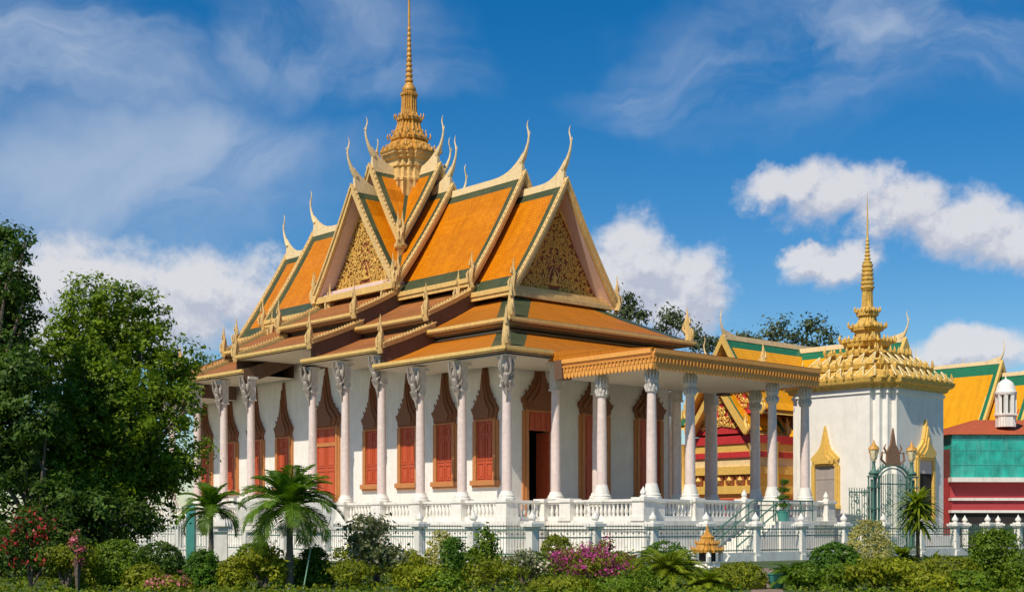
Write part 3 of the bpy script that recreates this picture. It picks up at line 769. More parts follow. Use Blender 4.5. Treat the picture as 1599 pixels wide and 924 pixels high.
# ---- central spire
def antefixes(mb, c, r, z, h, n=5, th=.06):
    for q in range(4):
        ca, sa = (1,0,-1,0)[q], (0,1,0,-1)[q]
        for i in range(n):
            t = -1 + 2 * i / (n - 1)
            lim = .84 if abs(t) > .5 else 1
            x, y = r * lim, r * .84 * t
            X, Y = c[0] + x*ca - y*sa, c[1] + x*sa + y*ca
            dx, dy = ca, sa
            hh = h * (1.35 if i in (0, n-1) else 1)
            mb.tube([(X, Y, z), (X + dx*hh*.22, Y + dy*hh*.22, z + hh*.45), (X + dx*hh*.12, Y + dy*hh*.12, z + hh)], [th, th*.9, .01], 5)
k = .86
def spp(r): return r * k
drum = MB()
drum.redent([(1.24, E + 18.0), (1.24, E + 19.9), (1.30, E + 19.95), (1.30, E + 20.1), (1.18, E + 20.16), (1.16, E + 20.75), (1.26, E + 20.8), (1.26, E + 20.95), (1.20, E + 21.0), (1.22, E + 21.2), (1.40, E + 21.3), (1.42, E + 21.42), (1.56, E + 21.5), (1.56, E + 21.6)], (VC, UC))
spire = drum.build('spire', M['cream'], temple, label='tall ringed golden spire over the crossing')
s1_ = MB()
s1_.redent([(spp(1.86), E + 21.6), (spp(1.9), E + 21.7), (spp(1.84), E + 21.78), (spp(1.72), E + 21.84), (spp(1.52), E + 22.05), (spp(1.28), E + 22.28), (spp(1.1), E + 22.42)], (VC, UC))
s1_.redent([(spp(1.12), E + 22.42), (spp(1.22), E + 22.48), (spp(1.22), E + 22.62), (spp(1.1), E + 22.70), (spp(.98), E + 22.9), (spp(.84), E + 23.2), (spp(.72), E + 23.46), (spp(.66), E + 23.6)], (VC, UC))
s1_.redent([(spp(.7), E + 23.6), (spp(.82), E + 23.66), (spp(.82), E + 23.82), (spp(.7), E + 23.9), (spp(.56), E + 24.1), (spp(.5), E + 24.4), (spp(.47), E + 25.1), (spp(.56), E + 25.16), (spp(.56), E + 25.3), (spp(.46), E + 25.36)], (VC, UC))
antefixes(s1_, (VC, UC), spp(1.82), E + 21.75, .22, 7, .08); antefixes(s1_, (VC, UC), spp(1.2), E + 22.6, .26, 5, .06); antefixes(s1_, (VC, UC), spp(.8), E + 23.8, .26, 5, .055)
antefixes(s1_, (VC, UC), spp(1.45), E + 22.05, .16, 5, .07); antefixes(s1_, (VC, UC), spp(.95), E + 22.95, .16, 5, .05)
for q in range(4):                                           # slender ribs up the shaft
    a = q * math.pi/2
    for d in (-.35, 0, .35):
        ca, sa = math.cos(a), math.sin(a); R0 = spp(.9); R1 = spp(.5)
        s1_.tube([(VC + R0*ca - d*R0*sa, UC + R0*sa + d*R0*ca, E + 23.0), (VC + R1*ca - d*R1*sa, UC + R1*sa + d*R1*ca, E + 24.2), (VC + R1*.94*ca - d*R1*sa, UC + R1*.94*sa + d*R1*ca, E + 25.2)], [.06, .045, .03], 5)
s1_.build('spire_tiers', M['oldgold'], spire)
s2_ = MB(); prof = [(.36, E + 25.34), (.42, E + 25.45), (.40, E + 25.62), (.28, E + 25.78), (.22, E + 25.9)]
z = E + 25.95; r = .24
while z < E + 29.0:
    prof += [(r*.72, z), (r, z + .06), (r, z + .16), (r*.70, z + .22)]; z += .30; r *= .925
prof += [(.075, z), (.07, z + .8), (.055, z + 2.2), (.03, z + 3.6), (.008, z + 4.4)]
s2_.lathe(prof, (VC, UC), 12); s2_.build('spire_rings', M['oldgold'], spire)

# ---- flat porch roof
PF = [2.35, -6.55, 14.1]               # left, front, right edges
pr_ = MB(); zt = E + 7.36
pr_.box(PF[0] + .1, PF[1] + .1, E + 6.62, PF[2] - .1, -.42, E + 6.72)
porch = pr_.build('porch_roof', M['soffit'], temple, label='low flat porch roof with a tasselled orange edge')
va = MB()
def valance(mb, p0, p1, out):
    P0 = Vector((*p0, 0)); P1 = Vector((*p1, 0)); o = Vector((*out, 0)); d = (P1 - P0); n = int(d.length / .22)
    def bar(z0, z1, t, t0=0.0):
        a = P0 + o*t0; b = P1 + o*t
        mb.box(min(a.x, b.x), min(a.y, b.y), z0, max(a.x, b.x), max(a.y, b.y), z1)
    bar(E + 7.18, E + 7.36, .14); bar(E + 7.08, E + 7.18, .07); bar(E + 6.80, E + 7.08, .03, -.10); bar(E + 7.0, E + 7.05, .10, .03)
    for i in range(n):
        q = P0 + d * ((i + .5) / n); s = d.normalized() * .095
        for (z0, z1, t) in ((E + 6.50, E + 6.80, .02), ):
            a = q - s; b = q + s
            rings = [[a - o*.06, b - o*.06, b + o*t, a + o*t]]
            mb.loft([[Vector((p.x, p.y, z1)) for p in rings[0]], [Vector((p.x, p.y, z0 + .10)) for p in rings[0]],
                     [Vector((p.x, p.y, z0)) for p in [q - s*.25 - o*.05, q + s*.25 - o*.05, q + s*.25 + o*t*.6, q - s*.25 + o*t*.6]]])
        mb.tube([q + o*.07 + Vector((0,0,E + 6.98)), q + o*.07 + Vector((0,0,E + 6.80))], [.055, .02], 5)
valance(va, (PF[0], -1.2), (PF[0], PF[1]), (-1, 0)); valance(va, (PF[0], PF[1]), (PF[2], PF[1]), (0, -1)); valance(va, (PF[2], -1.2), (PF[2], PF[1]), (1, 0))
va.build('valance', M['orange_trim'], porch)
et = MB(); et.box(PF[0] - .12, -1.2, E + 6.50, PF[0] + .5, -.70, E + 7.36); et.box(PF[2] - .5, -1.2, E + 6.50, PF[2] + .12, -.70, E + 7.36); et.build('end_block', M['brown'], porch)
tl = MB()
def pz(n): return E + 7.40 + (n - PF[1]) / 6.1 * .42
n0, n1 = PF[1] - .1, -.3
tl.face([(PF[0] - .1, n0, pz(n0)), (PF[2] + .1, n0, pz(n0)), (PF[2] + .1, n1, pz(n1)), (PF[0] - .1, n1, pz(n1))], 0, [(PF[0], n0), (PF[2], n0), (PF[2], n1), (PF[0], n1)])
tl.face([(PF[0] - .1, n0, zt + .002), (PF[2] + .1, n0, zt + .002), (PF[2] + .1, n1, zt + .002), (PF[0] - .1, n1, zt + .002)], 0)
for x in (PF[0] - .1, PF[2] + .1): tl.face([(x, n0, zt + .002), (x, n1, zt + .002), (x, n1, pz(n1)), (x, n0, pz(n0))], 0, [(n0, .05), (n1, .05), (n1, .45), (n0, .07)])
tl.face([(PF[0] - .1, n0, zt + .002), (PF[2] + .1, n0, zt + .002), (PF[2] + .1, n0, pz(n0)), (PF[0] - .1, n0, pz(n0))], 0, [(0, .02), (12, .02), (12, .06), (0, .06)])
tl.build('porch_tiles', M['orange_dull'], porch)
# ------------------------------------------------------------------ terrace and its balustrade
T_ROOT = empty('balustrade_terrace', (CX, CY, 0), ROT, 'long white stone terrace with balustrades that carries the temple', 'terrace')
b = MB()
def slab(x0, y0, x1, y1):
    b.box(x0, y0, 0, x1, y1, FLOOR - .02)
    b.box(x0 - .10, y0 - .10, 0, x1 + .10, y1 + .10, .42)
    b.box(x0 - .07, y0 - .07, FLOOR - .42, x1 + .07, y1 + .07, FLOOR - .26)
    b.box(x0 - .13, y0 - .13, FLOOR - .20, x1 + .13, y1 + .13, FLOOR - .004)
slab(-.45, -.45, W + .45, LN + .45)
b2 = b; b = MB(); slab(2.0, -6.45, 15.5, -.60); b.build('porch_base', M['stone'], T_ROOT)
b2.build('terrace_base', M['stone'], T_ROOT)
bal_prof = [(.055, 0), (.075, .03), (.05, .07), (.075, .16), (.085, .24), (.06, .36), (.042, .46), (.06, .52), (.05, .56), (.07, .60)]
def pedestal(x, y, s=.34, top=1.14, ball=False):
    m = MB(); zb = FLOOR
    m.box(x - s - .05, y - s - .05, zb, x + s + .05, y + s + .05, zb + .18); m.box(x - s, y - s, zb + .18, x + s, y + s, E + top - .16)
    m.box(x - s - .06, y - s - .06, E + top - .16, x + s + .06, y + s + .06, E + top - .06); m.box(x - s - .02, y - s - .02, E + top - .06, x + s + .02, y + s + .02, E + top)
    o = m.build('pedestal', M['stone'], T_ROOT)
    if ball:
        f = MB(); z = E + top
        f.lathe([(.16, z), (.16, z + .05), (.09, z + .09), (.14, z + .18), (.11, z + .28), (.04, z + .38), (.01, z + .46)], (x, y), 12); f.build('finial', M['stone'], o)
def balustrade(x0, y0, x1, y1):
    d = Vector((x1 - x0, y1 - y0)); L_ = d.length; dn = d / L_; n = Vector((-dn.y, dn.x))
    m = MB()
    def rail(z0, z1, hw):
        a = Vector((x0, y0)); c = Vector((x1, y1))
        q = [a - n*hw, a + n*hw, c + n*hw, c - n*hw]
        m.loft([[(p.x, p.y, z0) for p in q], [(p.x, p.y, z1) for p in q]])
    rail(FLOOR, FLOOR + .20, .15); rail(E + .90, E + .97, .11); rail(E + .97, E + 1.07, .16)
    k = max(2, int(L_ / .24))
    for i in range(k):
        p = Vector((x0, y0)) + d * ((i + .5) / k)
        m.lathe([(r, FLOOR + .19 + z * (.57 / .60)) for r, z in bal_prof], (p.x, p.y), 8)
    m.build('balustrade_panel', M['stone'], T_ROOT)
def run(pts, s=.34, ball=(), skip=()):
    for i, (x, y) in enumerate(pts):
        if i not in skip: pedestal(x, y, s, ball=i in ball)
    for (a, c) in zip(pts, pts[1:]):
        d = (Vector(c) - Vector(a)).normalized() * (s + .01)
        balustrade(a[0] + d.x, a[1] + d.y, c[0] - d.x, c[1] - d.y)
side = [(0, u) for u in reversed(cu)]
run(side, .36)
run([(0, 0), (2.2, -.1)], .34, skip=(0,)); run([(2.2, -.1), (2.2, -1.75), (2.2, -6.15)], .34, ball=(2,), skip=(0,))
run([(2.2, -6.15), (5.5, -6.15), (8.95, -6.15)], .30, ball=(2,), skip=(0,)); run([(11.45, -6.15), (15.25, -6.15)], .32, ball=(0, 1)); run([(15.25, -6.15), (15.25, -.6)], .32, skip=(0,))
# column stylobates where no pedestal stands
st = MB()
for (v, u) in [(3.0, 0), (5.7, 0), (11.4, 0), (14.2, 0), (W, 0)] + [(W, q) for q in (3.1, 6.2, 9.3)] + [(3.0, -2.95), (3.0, -5.9)] + [(v, -5.9) for v in PV[1:]] + [(13.9, -2.95)]:
    st = MB(); st.box(v - .40, u - .40, FLOOR - .01, v + .40, u + .40, E + .92); st.box(v - .46, u - .46, E + .92, v + .46, u + .46, E + 1.082)
    st.build('column_plinth', M['stone'], T_ROOT)
# stairs that run down along the front
sm = MB(); sm.box(8.95, -8.2, 0, 11.45, -6.46, FLOOR - .02)
N_ = 10
for i in range(N_): sm.box(8.95 - (i + 1) * .30, -8.1, 0, 8.95 - i * .30, -6.6, (FLOOR - .02) * (1 - (i + 1) / (N_ + 1)))
so = sm.build('staircase', M['stone'], T_ROOT)
hr = MB()
for y in (-8.12, -6.62):
    for k in (0, 1): hr.tube([(11.4, y, FLOOR + .9 - k*.42), (8.95, y, FLOOR + .9 - k*.42), (5.95, y, .95 - k*.42)], .035, 6)
    for i in range(7):
        t = i / 6; x = 11.4 - 5.45 * t; zf = FLOOR if x > 8.95 else FLOOR * max(0, (x - 5.95) / 3.0); hr.tube([(x, y, zf), (x, y, zf + .92)], .03, 6)
hr.build('handrail', M['iron'], so)

# ------------------------------------------------------------------ garden fence: white posts, green iron grilles
FU, FV = -10.4, -8.1
F_ROOT = empty('garden_fence', (CX, CY, 0), ROT, 'low fence of white ball-topped posts and green iron grilles along the garden', 'fence')
def fence_post(x, y, tall=False):
    m = MB()
    m.box(x - .22, y - .22, 0, x + .22, y + .22, .22); m.box(x - .155, y - .155, .22, x + .155, y + .155, E - .16)
    o = m.build('post', M['stone'], F_ROOT)
    c = MB(); c.box(x - .22, y - .22, E - .16, x + .22, y + .22, E - .08); c.box(x - .29, y - .29, E - .08, x + .29, y + .29, E + .03); c.box(x - .2, y - .2, E + .03, x + .2, y + .2, E + .09)
    c.lathe([(.12, E + .09), (.08, E + .13), (.15, E + .20), (.15, E + .27), (.08, E + .36), (.03, E + .44), (.01, E + .50)], (x, y), 12)
    c.build('post_cap', M['stone'], o)
def grille(p0, p1, kerb=True):
    d = Vector((p1[0]-p0[0], p1[1]-p0[1])); L_ = d.length; ax = 0 if abs(d.x) > abs(d.y) else 1
    m = MB()
    def bar(a, c, z0, z1, h):
        x0, y0 = Vector(p0) + d * a; x1, y1 = Vector(p0) + d * c
        m.box(min(x0, x1) - (h if ax else 0), min(y0, y1) - (0 if ax else h), z0, max(x0, x1) + (h if ax else 0), max(y0, y1) + (0 if ax else h), z1)
    e = .17 / L_
    for z in (E - .22, E - .50, .42): bar(e, 1 - e, z, z + .05, .02)
    n = int(L_ / .15)
    for i in range(1, n):
        q = Vector(p0) + d * (i / n); m.tube([(q.x, q.y, .38), (q.x, q.y, E - .06), (q.x, q.y, E + .04)], [.009, .009, .003], 5)
        if i % 2: m.lathe([(.0, E - .38), (.05, E - .335), (.0, E - .29)], (q.x, q.y), 6)
    g_ = m.build('grille_panel', M['iron'], F_ROOT)
    k = MB(); x0, y0 = Vector(p0) + d * e; x1, y1 = Vector(p0) + d * (1 - e)
    h = .13
    k.box(min(x0, x1) - (h if ax else 0), min(y0, y1) - (0 if ax else h), 0, max(x0, x1) + (h if ax else 0), max(y0, y1) + (0 if ax else h), .36)
    k.build('kerb_wall', M['stone'], F_ROOT)
fx = [FV + 3.1 * i for i in range(0, 16)]
for i, v in enumerate(fx):
    fence_post(v, FU)
    if i: 
        if i in (4,): pass
        grille((fx[i-1], FU), (v, FU))
fy = [FU + 3.15 * i for i in range(1, 11)]
for i, u in enumerate(fy):
    fence_post(FV, u); grille((FV, fy[i-1] if i else FU), (FV, u))

# second run of fence on the far right
R2 = empty('courtyard_fence', (0, 0, 0), 0, 'white posts of the courtyard fence behind the garden fence on the far right', 'fence')
def to_w(v, u): return Vector(tw(v, u))
_old = F_ROOT; F_ROOT = R2
p_ = [at(1455 + 52 * i, 74 + 1.2 * i) for i in range(5)]
for p in p_: fence_post(p.x, p.y)
for a, c in zip(p_, p_[1:]):
    m = MB(); n = 16
    for z in (E - .22, .42): m.tube([(a.x, a.y, z), (c.x, c.y, z)], .025, 5)
    for i in range(1, n):
        q = a.lerp(c, i / n); m.tube([(q.x, q.y, .3), (q.x, q.y, E)], .012, 4)
    m.build('grille_panel', M['iron'], R2)
F_ROOT = _old

# low wall with arched white tablets on the left, seen through the palms
def tablet(px, D, ztop, wd, label, pointed=False):
    p = at(px, D); r = empty('boundary_stone', (p.x, p.y, 0), math.radians(8), label, 'boundary stone', None)
    m = MB(); m.box(-.26, -.26, 0, .26, .26, E - .30); m.box(-.34, -.34, E - .30, .34, .34, E - .2); m.build('pillar', M['stone'], r)
    m = MB(); m.box(-wd*.55, -.2, E - .2, wd*.55, .2, E - .08); z0 = E - .08; h = ztop - z0
    if pointed:
        m.redent([(wd*.5, z0), (wd*.48, z0 + h*.2), (wd*.34, z0 + h*.55), (wd*.22, z0 + h*.85), (wd*.12, z0 + h*.97), (.02, z0 + h)])
    else:
        P = [(-wd*.42, z0), (-wd*.5, z0 + h*.25), (-wd*.5, z0 + h*.55)] + [(wd*.5*math.cos(a), z0 + h*.55 + h*.45*math.sin(a)) for a in [math.pi*(1 - k/10) for k in range(1, 10)]] + [(wd*.5, z0 + h*.55), (wd*.5, z0 + h*.25), (wd*.42, z0)]
        m.prism(P, lambda a, z, d: (a, d, z), -.16, .16)
        Q = [(x*.74, z0 + (z - z0)*.82 + h*.05) for x, z in P]
        m.prism(Q, lambda a, z, d: (a, d, z), -.19, -.16)
    m.build('tablet', M['stone'], r)
tablet(494, 51, zat(768, 51), 1.45, 'white arched boundary tablet on a pillar right of the tall palm')
tablet(398, 52, zat(775, 52), 1.35, 'white arched boundary tablet on a pillar behind the tall palm, left of its trunk')
tablet(346, 56, zat(786, 56), .95, 'white pointed boundary stone on a pillar beside the small palm', True)
# tall green railing left of the small palm
rl = empty('iron_railing', (0, 0, 0), 0, 'tall pale green iron railing with a square post below the big tree', 'railing')
a, c = at(225, 58), at(330, 60)
m = MB()
for i in range(27):
    q = a.lerp(c, i / 26); m.tube([(q.x, q.y, 0), (q.x, q.y, zat(806, 59))], .025, 5)
for z in (.4, zat(812, 59)): m.tube([(a.x, a.y, z), (c.x, c.y, z)], .035, 5)
m.build('bars', M['stone'], rl)
m = MB(); q = at(299, 58); m.box(q.x - .17, q.y - .17, 0, q.x + .17, q.y + .17, zat(796, 58)); m.redent([(.2, zat(796, 58)), (.24, zat(796, 58) + .08), (.05, zat(796, 58) + .3)], (q.x, q.y)); m.build('post', M['teal'], rl)

# ------------------------------------------------------------------ square white library with its own tiered spire
MR = math.atan2(.6686, .7436)
mc = at(1355, 73)
lib = empty('library_tower', (mc.x, mc.y, 0), MR, 'square white building with a tiered golden spire right of the temple', 'building')
S = 3.15
m = MB(); zt = E + 7.05
m.redent([(S + .06, 0), (S + .06, zt)], abd=(.70, .82, .91)); m.redent([(S + .14, zt - .34), (S + .14, zt - .2)], abd=(.70, .82, .91))
m.box(-S - .34, -S - .34, 0, S + .34, S + .34, .9)
m.build('wall', M['wall'], lib)
rf = MB()
cn = [(3.4, zt - .05), (3.45, zt + .12), (3.66, zt + .2), (3.72, zt + .42), (3.5, zt + .5), (3.3, zt + .6), (2.75, zt + .95)]
rf.redent(cn, abd=(.70, .82, .91))
t1 = [(2.5, zt + .93), (2.85, zt + 1.0), (2.9, zt + 1.2), (2.55, zt + 1.28), (2.2, zt + 1.5), (1.6, zt + 1.8)]; rf.redent(t1, abd=(.62, .76, .88))
t2 = [(1.55, zt + 1.75), (1.85, zt + 1.82), (1.88, zt + 1.98), (1.6, zt + 2.05), (1.05, zt + 2.25), (.88, zt + 2.45)]; rf.redent(t2)
t3 = [(.85, zt + 2.4), (1.15, zt + 2.47), (1.2, zt + 2.72), (1.05, zt + 2.82), (.66, zt + 2.95), (.62, zt + 3.35)]; rf.redent(t3)
t4 = [(.80, zt + 3.35), (.84, zt + 3.55), (.72, zt + 3.65), (.48, zt + 3.85), (.42, zt + 4.15)]; rf.redent(t4)
t5 = [(.54, zt + 4.15), (.56, zt + 4.4), (.46, zt + 4.5), (.29, zt + 4.65), (.26, zt + 5.55), (.3, zt + 5.6)]; rf.redent(t5)
ro = rf.build('tiered_roof', M['libgold'], lib)
for (r, z, h, n) in ((3.7, zt + .42, .45, 13), (2.85, zt + 1.2, .42, 11), (1.86, zt + 1.98, .36, 9), (1.2, zt + 2.72, .32, 7), (.82, zt + 3.52, .26, 5), (.54, zt + 4.38, .22, 5)):
    an = MB(); an.redent([(r - .12, z - .03), (r + .02, z - .03), (r + .02, z + .06), (r - .12, z + .06)], abd=(.62, .76, .88)); antefixes(an, (0, 0), r, z, h, n, .09 if r > 1 else .06); an.build('antefix_row', M['libgold'], ro)
for (r0, z0, r1, z1, n) in ((3.45, zt + .5, 2.85, zt + .98, 8), (2.6, zt + 1.25, 1.75, zt + 1.82, 6)):
    an = MB(); an.redent([(r0 - .2, z0 - .02), (r0 + .05, z0 - .02), (r0 + .05, z0 + .05), (r0 - .2, z0 + .05)], abd=(.62, .76, .88))
    for q in range(4):
        ca, sa = (1,0,-1,0)[q], (0,1,0,-1)[q]
        for i in range(n):                                    # rows of little pediments with pale edges
            t = (-1 + 2 * (i + .5) / n) * .80; hw_ = r0 * .8 / n * .9
            def pt(r, y, z): return (r*ca - y*sa, r*sa + y*ca, z)
            an.face([pt(r0, t*r0 - hw_, z0), pt(r0, t*r0 + hw_, z0), pt(r1 + .1, t*r0, z1 + .1)], 0)
            an.tube([pt(r0 + .03, t*r0 - hw_, z0), pt(r1 + .13, t*r0, z1 + .1)], .035, 4, 1); an.tube([pt(r0 + .03, t*r0 + hw_, z0), pt(r1 + .13, t*r0, z1 + .1)], .035, 4, 1)
    an.build('small_gable_row', [M['libgold'], M['leafline']], ro)
rg = MB(); pf = [(.33, zt + 5.55)]; z = zt + 5.6
for i in range(6): r = .37 - .015*i; pf += [(r*.78, z), (r, z + .05), (r, z + .16), (r*.76, z + .21)]; z += .235
pf += [(.24, z), (.25, z + .06), (.15, z + .12)]; z += .15; r = .18
while z < zt + 8.2: pf += [(r*.65, z), (r, z + .05), (r, z + .11), (r*.65, z + .15)]; z += .2; r *= .88
pf += [(.055, z), (.045, z + .8), (.02, z + 1.9), (.005, zt + 10.9)]
rg.lathe(pf, n=12); rg.build('spire_rings', M['libgold'], lib)
def lib_window(side, off, zb, zt_, hw, door=False):
    o_ = MB(); fn = lambda a, z, d: (a, -d, z)
    for sx in (-1, 1): o_.box(sx*hw, -.16, zb, sx*(hw + .17), .002, zt_ + .1); o_.box(sx*(hw + .17), -.1, zb - .1, sx*(hw + .26), .002, zt_ + .02)
    o_.box(-hw - .17, -.17, zt_, hw + .17, .002, zt_ + .2)
    if not door: o_.box(-hw - .3, -.2, zb - .2, hw + .3, .002, zb)
    for (k, d0, d1) in ((1, 0, .17), (.78, .17, .25), (.5, .25, .31)): o_.prism(crown_poly(hw * .92, .60 * (1 if k == 1 else k*1.05), zt_ + .16, k), fn, d0 - .002, d1)
    loc, rt = ((-S - .063, off, 0), -math.pi/2) if side == 'L' else ((off, -S - .063, 0), 0)
    f = o_.build('doorway' if door else 'window', M['gold'], lib, loc, rt)
    p = MB()
    if door:
        p.box(-hw, -.02, zb, hw, .002, zt_); p.build('opening', M['black'], f)
        q = MB(); q.box(-hw, -.06, zb, -hw + .12, -.02, zt_); q.box(-hw, -.05, zt_ - .7, hw, -.02, zt_); q.build('transom_panel', M['mauve'], f)
    else:
        p.box(-hw, -.05, zb, hw, .002, zt_); p.box(-.02, -.07, zb, .02, -.05, zt_); p.box(-hw, -.07, zt_ - .7, hw, -.05, zt_ - .62); p.build('shutter', M['greyshut'], f)
lib_window('L', .4, E + 1.0, E + 3.05, .62)
lib_window('R', .35, E + .2, E + 3.35, .68, True)

# ------------------------------------------------------------------ iron gate with lamps
gp = [at(1365, 63.5), at(1424, 64.6)]
gate = empty('iron_gate', tuple(gp[0].lerp(gp[1], .5)), math.atan2(gp[1].y - gp[0].y, gp[1].x - gp[0].x), 'green wrought iron gate with two lamp posts and a bronze crest', 'gate')
hw = (gp[1] - gp[0]).length / 2
ztop = zat(742, 64)
for sx in (-1, 1):
    m = MB(); x = sx * hw
    m.box(x - .25, -.25, 0, x + .25, .25, .5)
    for dx in (-.17, .17):
        for dy in (-.17, .17): m.tube([(x + dx, dy, .5), (x + dx, dy, ztop)], .035, 6)
    m.box(x - .10, -.10, .5, x + .10, .10, ztop - .2)
    for z in (1.2, 2.2, 3.2, ztop - .1): m.box(x - .22, -.22, z, x + .22, .22, z + .07)
    m.lathe([(.2, ztop), (.26, ztop + .1), (.1, ztop + .25), (.06, ztop + .55), (.1, ztop + .62), (.05, ztop + .7)], (x, 0), 10)
    po = m.build('gate_post', M['iron'], gate)
    l = MB(); z = ztop + .7
    l.lathe([(.10, z), (.17, z + .12), (.24, z + .45), (.20, z + .50)], (x, 0), 6, 1); l.lathe([(.27, z + .5), (.22, z + .62), (.10, z + .72), (.05, z + .85), (.01, z + .98)], (x, 0), 8, 0)
    for k in range(6): a = k*math.pi/3; l.tube([(x + .11*math.cos(a), .11*math.sin(a), z), (x + .25*math.cos(a), .25*math.sin(a), z + .46)], .018, 4, 0)
    l.build('lamp', [M['oldgold'], M['lamp_glass']], po)
m = MB()
arc = [(hw*.92*math.cos(a), 0, ztop - .35 + .85*math.sin(a)) for a in [math.pi * k / 16 for k in range(17)]]
m.tube(arc, .06, 6); m.tube([(x*.86, y, z - .16) for x, y, z in arc], .035, 6)
for k in range(1, 16): x, y, z = arc[k]; m.tube([(x, y, z), (x*1.04, y, z + .14), (x*1.02 + .04, y, z + .24)], [.04, .04, .01], 5)
m.build('arch', M['iron'], gate)
m = MB(); z0 = ztop + .5
m.prism([(-.42, z0 - .05), (-.40, z0 + .55), (-.28, z0 + .8), (-.16, z0 + .95), (-.08, z0 + 1.35), (0, z0 + 1.75), (.08, z0 + 1.35), (.16, z0 + .95), (.28, z0 + .8), (.40, z0 + .55), (.42, z0 - .05)], lambda a, z, d: (a, d, z), -.05, .05)
for sx in (-1, 1):
    m.tube([(sx*.42, 0, z0), (sx*.72, 0, z0 + .25), (sx*.66, 0, z0 + .6), (sx*.48, 0, z0 + .55)], [.05, .06, .05, .02], 6); m.tube([(sx*.4, 0, z0 + .55), (sx*.55, 0, z0 + .8), (sx*.42, 0, z0 + 1.0)], [.05, .05, .01], 6)
m.build('crest', M['crest'], gate)
def leaf_panel(x0, x1, zb, zt_, name):
    m = MB(); n = 8; w_ = (x1 - x0)
    for i in range(n + 1):
        x = x0 + w_ * i / n; m.tube([(x, 0, zb), (x, 0, zt_ - .1 + (0 if name == 'wing_panel' else .3*math.sin(math.pi * (x + hw)/(2*hw))))], .02, 5)
    for z in (zb + .1, zb + 1.0, zt_ - .3): m.tube([(x0, 0, z), (x1, 0, z)], .03, 5)
    rr = random.Random(int(x0*100))
    for i in range(22):
        cx, cz, r = rr.uniform(x0 + .15, x1 - .15), rr.uniform(zb + .3, zt_ - .3), rr.uniform(.1, .2); a0 = rr.uniform(0, 6)
        m.tube([(cx + r*(1 - .8*q/9)*math.cos(a0 + q*.75), 0, cz + r*1.3*(1 - .8*q/9)*math.sin(a0 + q*.75)) for q in range(10)], .02, 4)
    m.build(name, M['iron'], gate)
leaf_panel(-hw + .26, -.02, .3, ztop - .1, 'gate_leaf'); leaf_panel(.02, hw - .26, .3, ztop - .1, 'gate_leaf'); leaf_panel(-hw - 1.5, -hw - .26, .3, ztop - .5, 'wing_panel')

# ------------------------------------------------------------------ golden pavilion behind the porch
pc = Vector((19.16, 90.27, 0))
pav = empty('golden_pavilion', tuple(pc), MR, 'yellow roofed golden pavilion with red carved gables behind the porch', 'pavilion')
def pav_gable(axis, s0, s1, zr, h, hw, ped_end, name='roof', label=None):
    P = (lambda s, w, z: (w, s, z)) if axis == 'y' else (lambda s, w, z: (s, w, z))
    m = MB(); Z = lambda t: E + zr - h*(t + .12*t*(1-t)); ts = [0, .12, .3, .5, .7, .88, 1.0]
    cols = [s0, s0 + .4, s1 - .4, s1]
    for sg in (-1, 1):
        for k in range(6):
            for j in range(3):
                mi = 1 if (k in (0,) or j != 1) else 0
                q = [(cols[j], ts[k]), (cols[j+1], ts[k]), (cols[j+1], ts[k+1]), (cols[j], ts[k+1])]
                m.face([P(s, sg*hw*t, Z(t)) for s, t in q], mi, [(s, -t*h*1.15) for s, t in q])
            m.face([P(s, sg*hw*t, Z(t) - .3) for s, t in ((s0, ts[k]), (s1, ts[k]), (s1, ts[k+1]), (s0, ts[k+1]))], 2)
    o = m.build(name, [M['yellow'], M['bgreen'], M['gold']], pav)
    if label: o['label'] = label
    for s, sg in ((s0, -1), (s1, 1)):
        b_ = MB()
        for q in (-1, 1):
            b_.loft([[P(s - sg*.02, q*hw*t, Z(t) + .2), P(s + sg*.2, q*hw*t, Z(t) + .2), P(s + sg*.2, q*hw*t, Z(t) - .38), P(s - sg*.02, q*hw*t, Z(t) - .38)] for t in [k/8 for k in range(9)]])
            pp = P(s + sg*.1, q*hw*1.0, Z(1) - .3); flame(b_, pp, (q, 0) if axis == 'y' else (0, q), 1.3, .8)
        b_.build('barge_board', M['gold'], o)
        c_ = MB(); chofa(c_, P(s, 0, E + zr + .3), (0, sg) if axis == 'y' else (sg, 0), .6); c_.build('ridge_finial', M['pale'], o)
        if (s == s0 and ped_end in (-1, 2)) or (s == s1 and ped_end in (1, 2)):
            sp = s - sg*.5; fnp = lambda a, z, d: P(sp + sg*d, a, z)
            g_ = MB(); g_.prism([(-hw, Z(1) - .2), (hw, Z(1) - .2), (0, E + zr - .2)], fnp, -.1, 0); po = g_.build('pediment', M['redpaint'], o)
            sc = MB(); scrolls(sc, lambda x, z, r: z - r > Z(1) and abs(x) + r < hw*(E + zr - .4 - z)/h, -hw, hw, Z(1), E + zr, fnp, 90, .14, .26, seed=5, th=.05)
            sc.build('gilded_relief', M['gold'], po)
        else:
            g_ = MB(); g_.prism([(-hw, Z(1) - .2), (hw, Z(1) - .2), (0, E + zr - .2)], lambda a, z, d: P(s - sg*.4 + sg*d, a, z), -.1, 0); g_.build('gable_wall', M['gold'], o)
    cr = MB(); cr.loft([[P(s, -.1, E + zr - .1), P(s, .1, E + zr - .1), P(s, .06, E + zr + .22 + u_), P(s, -.06, E + zr + .22 + u_)] for s, u_ in ((s0, .3), (s0 + 1.2, 0), (s1 - 1.2, 0), (s1, .3))]); cr.build('ridge_crest', M['pale'], o)
pav_gable('x', -7.9, 7.9, 11.7, 4.6, 3.0, -1, label='upper yellow roof whose gold gable end shows above the porch roof')
pav_gable('y', -7.9, 7.9, 11.45, 4.6, 3.0, -1)
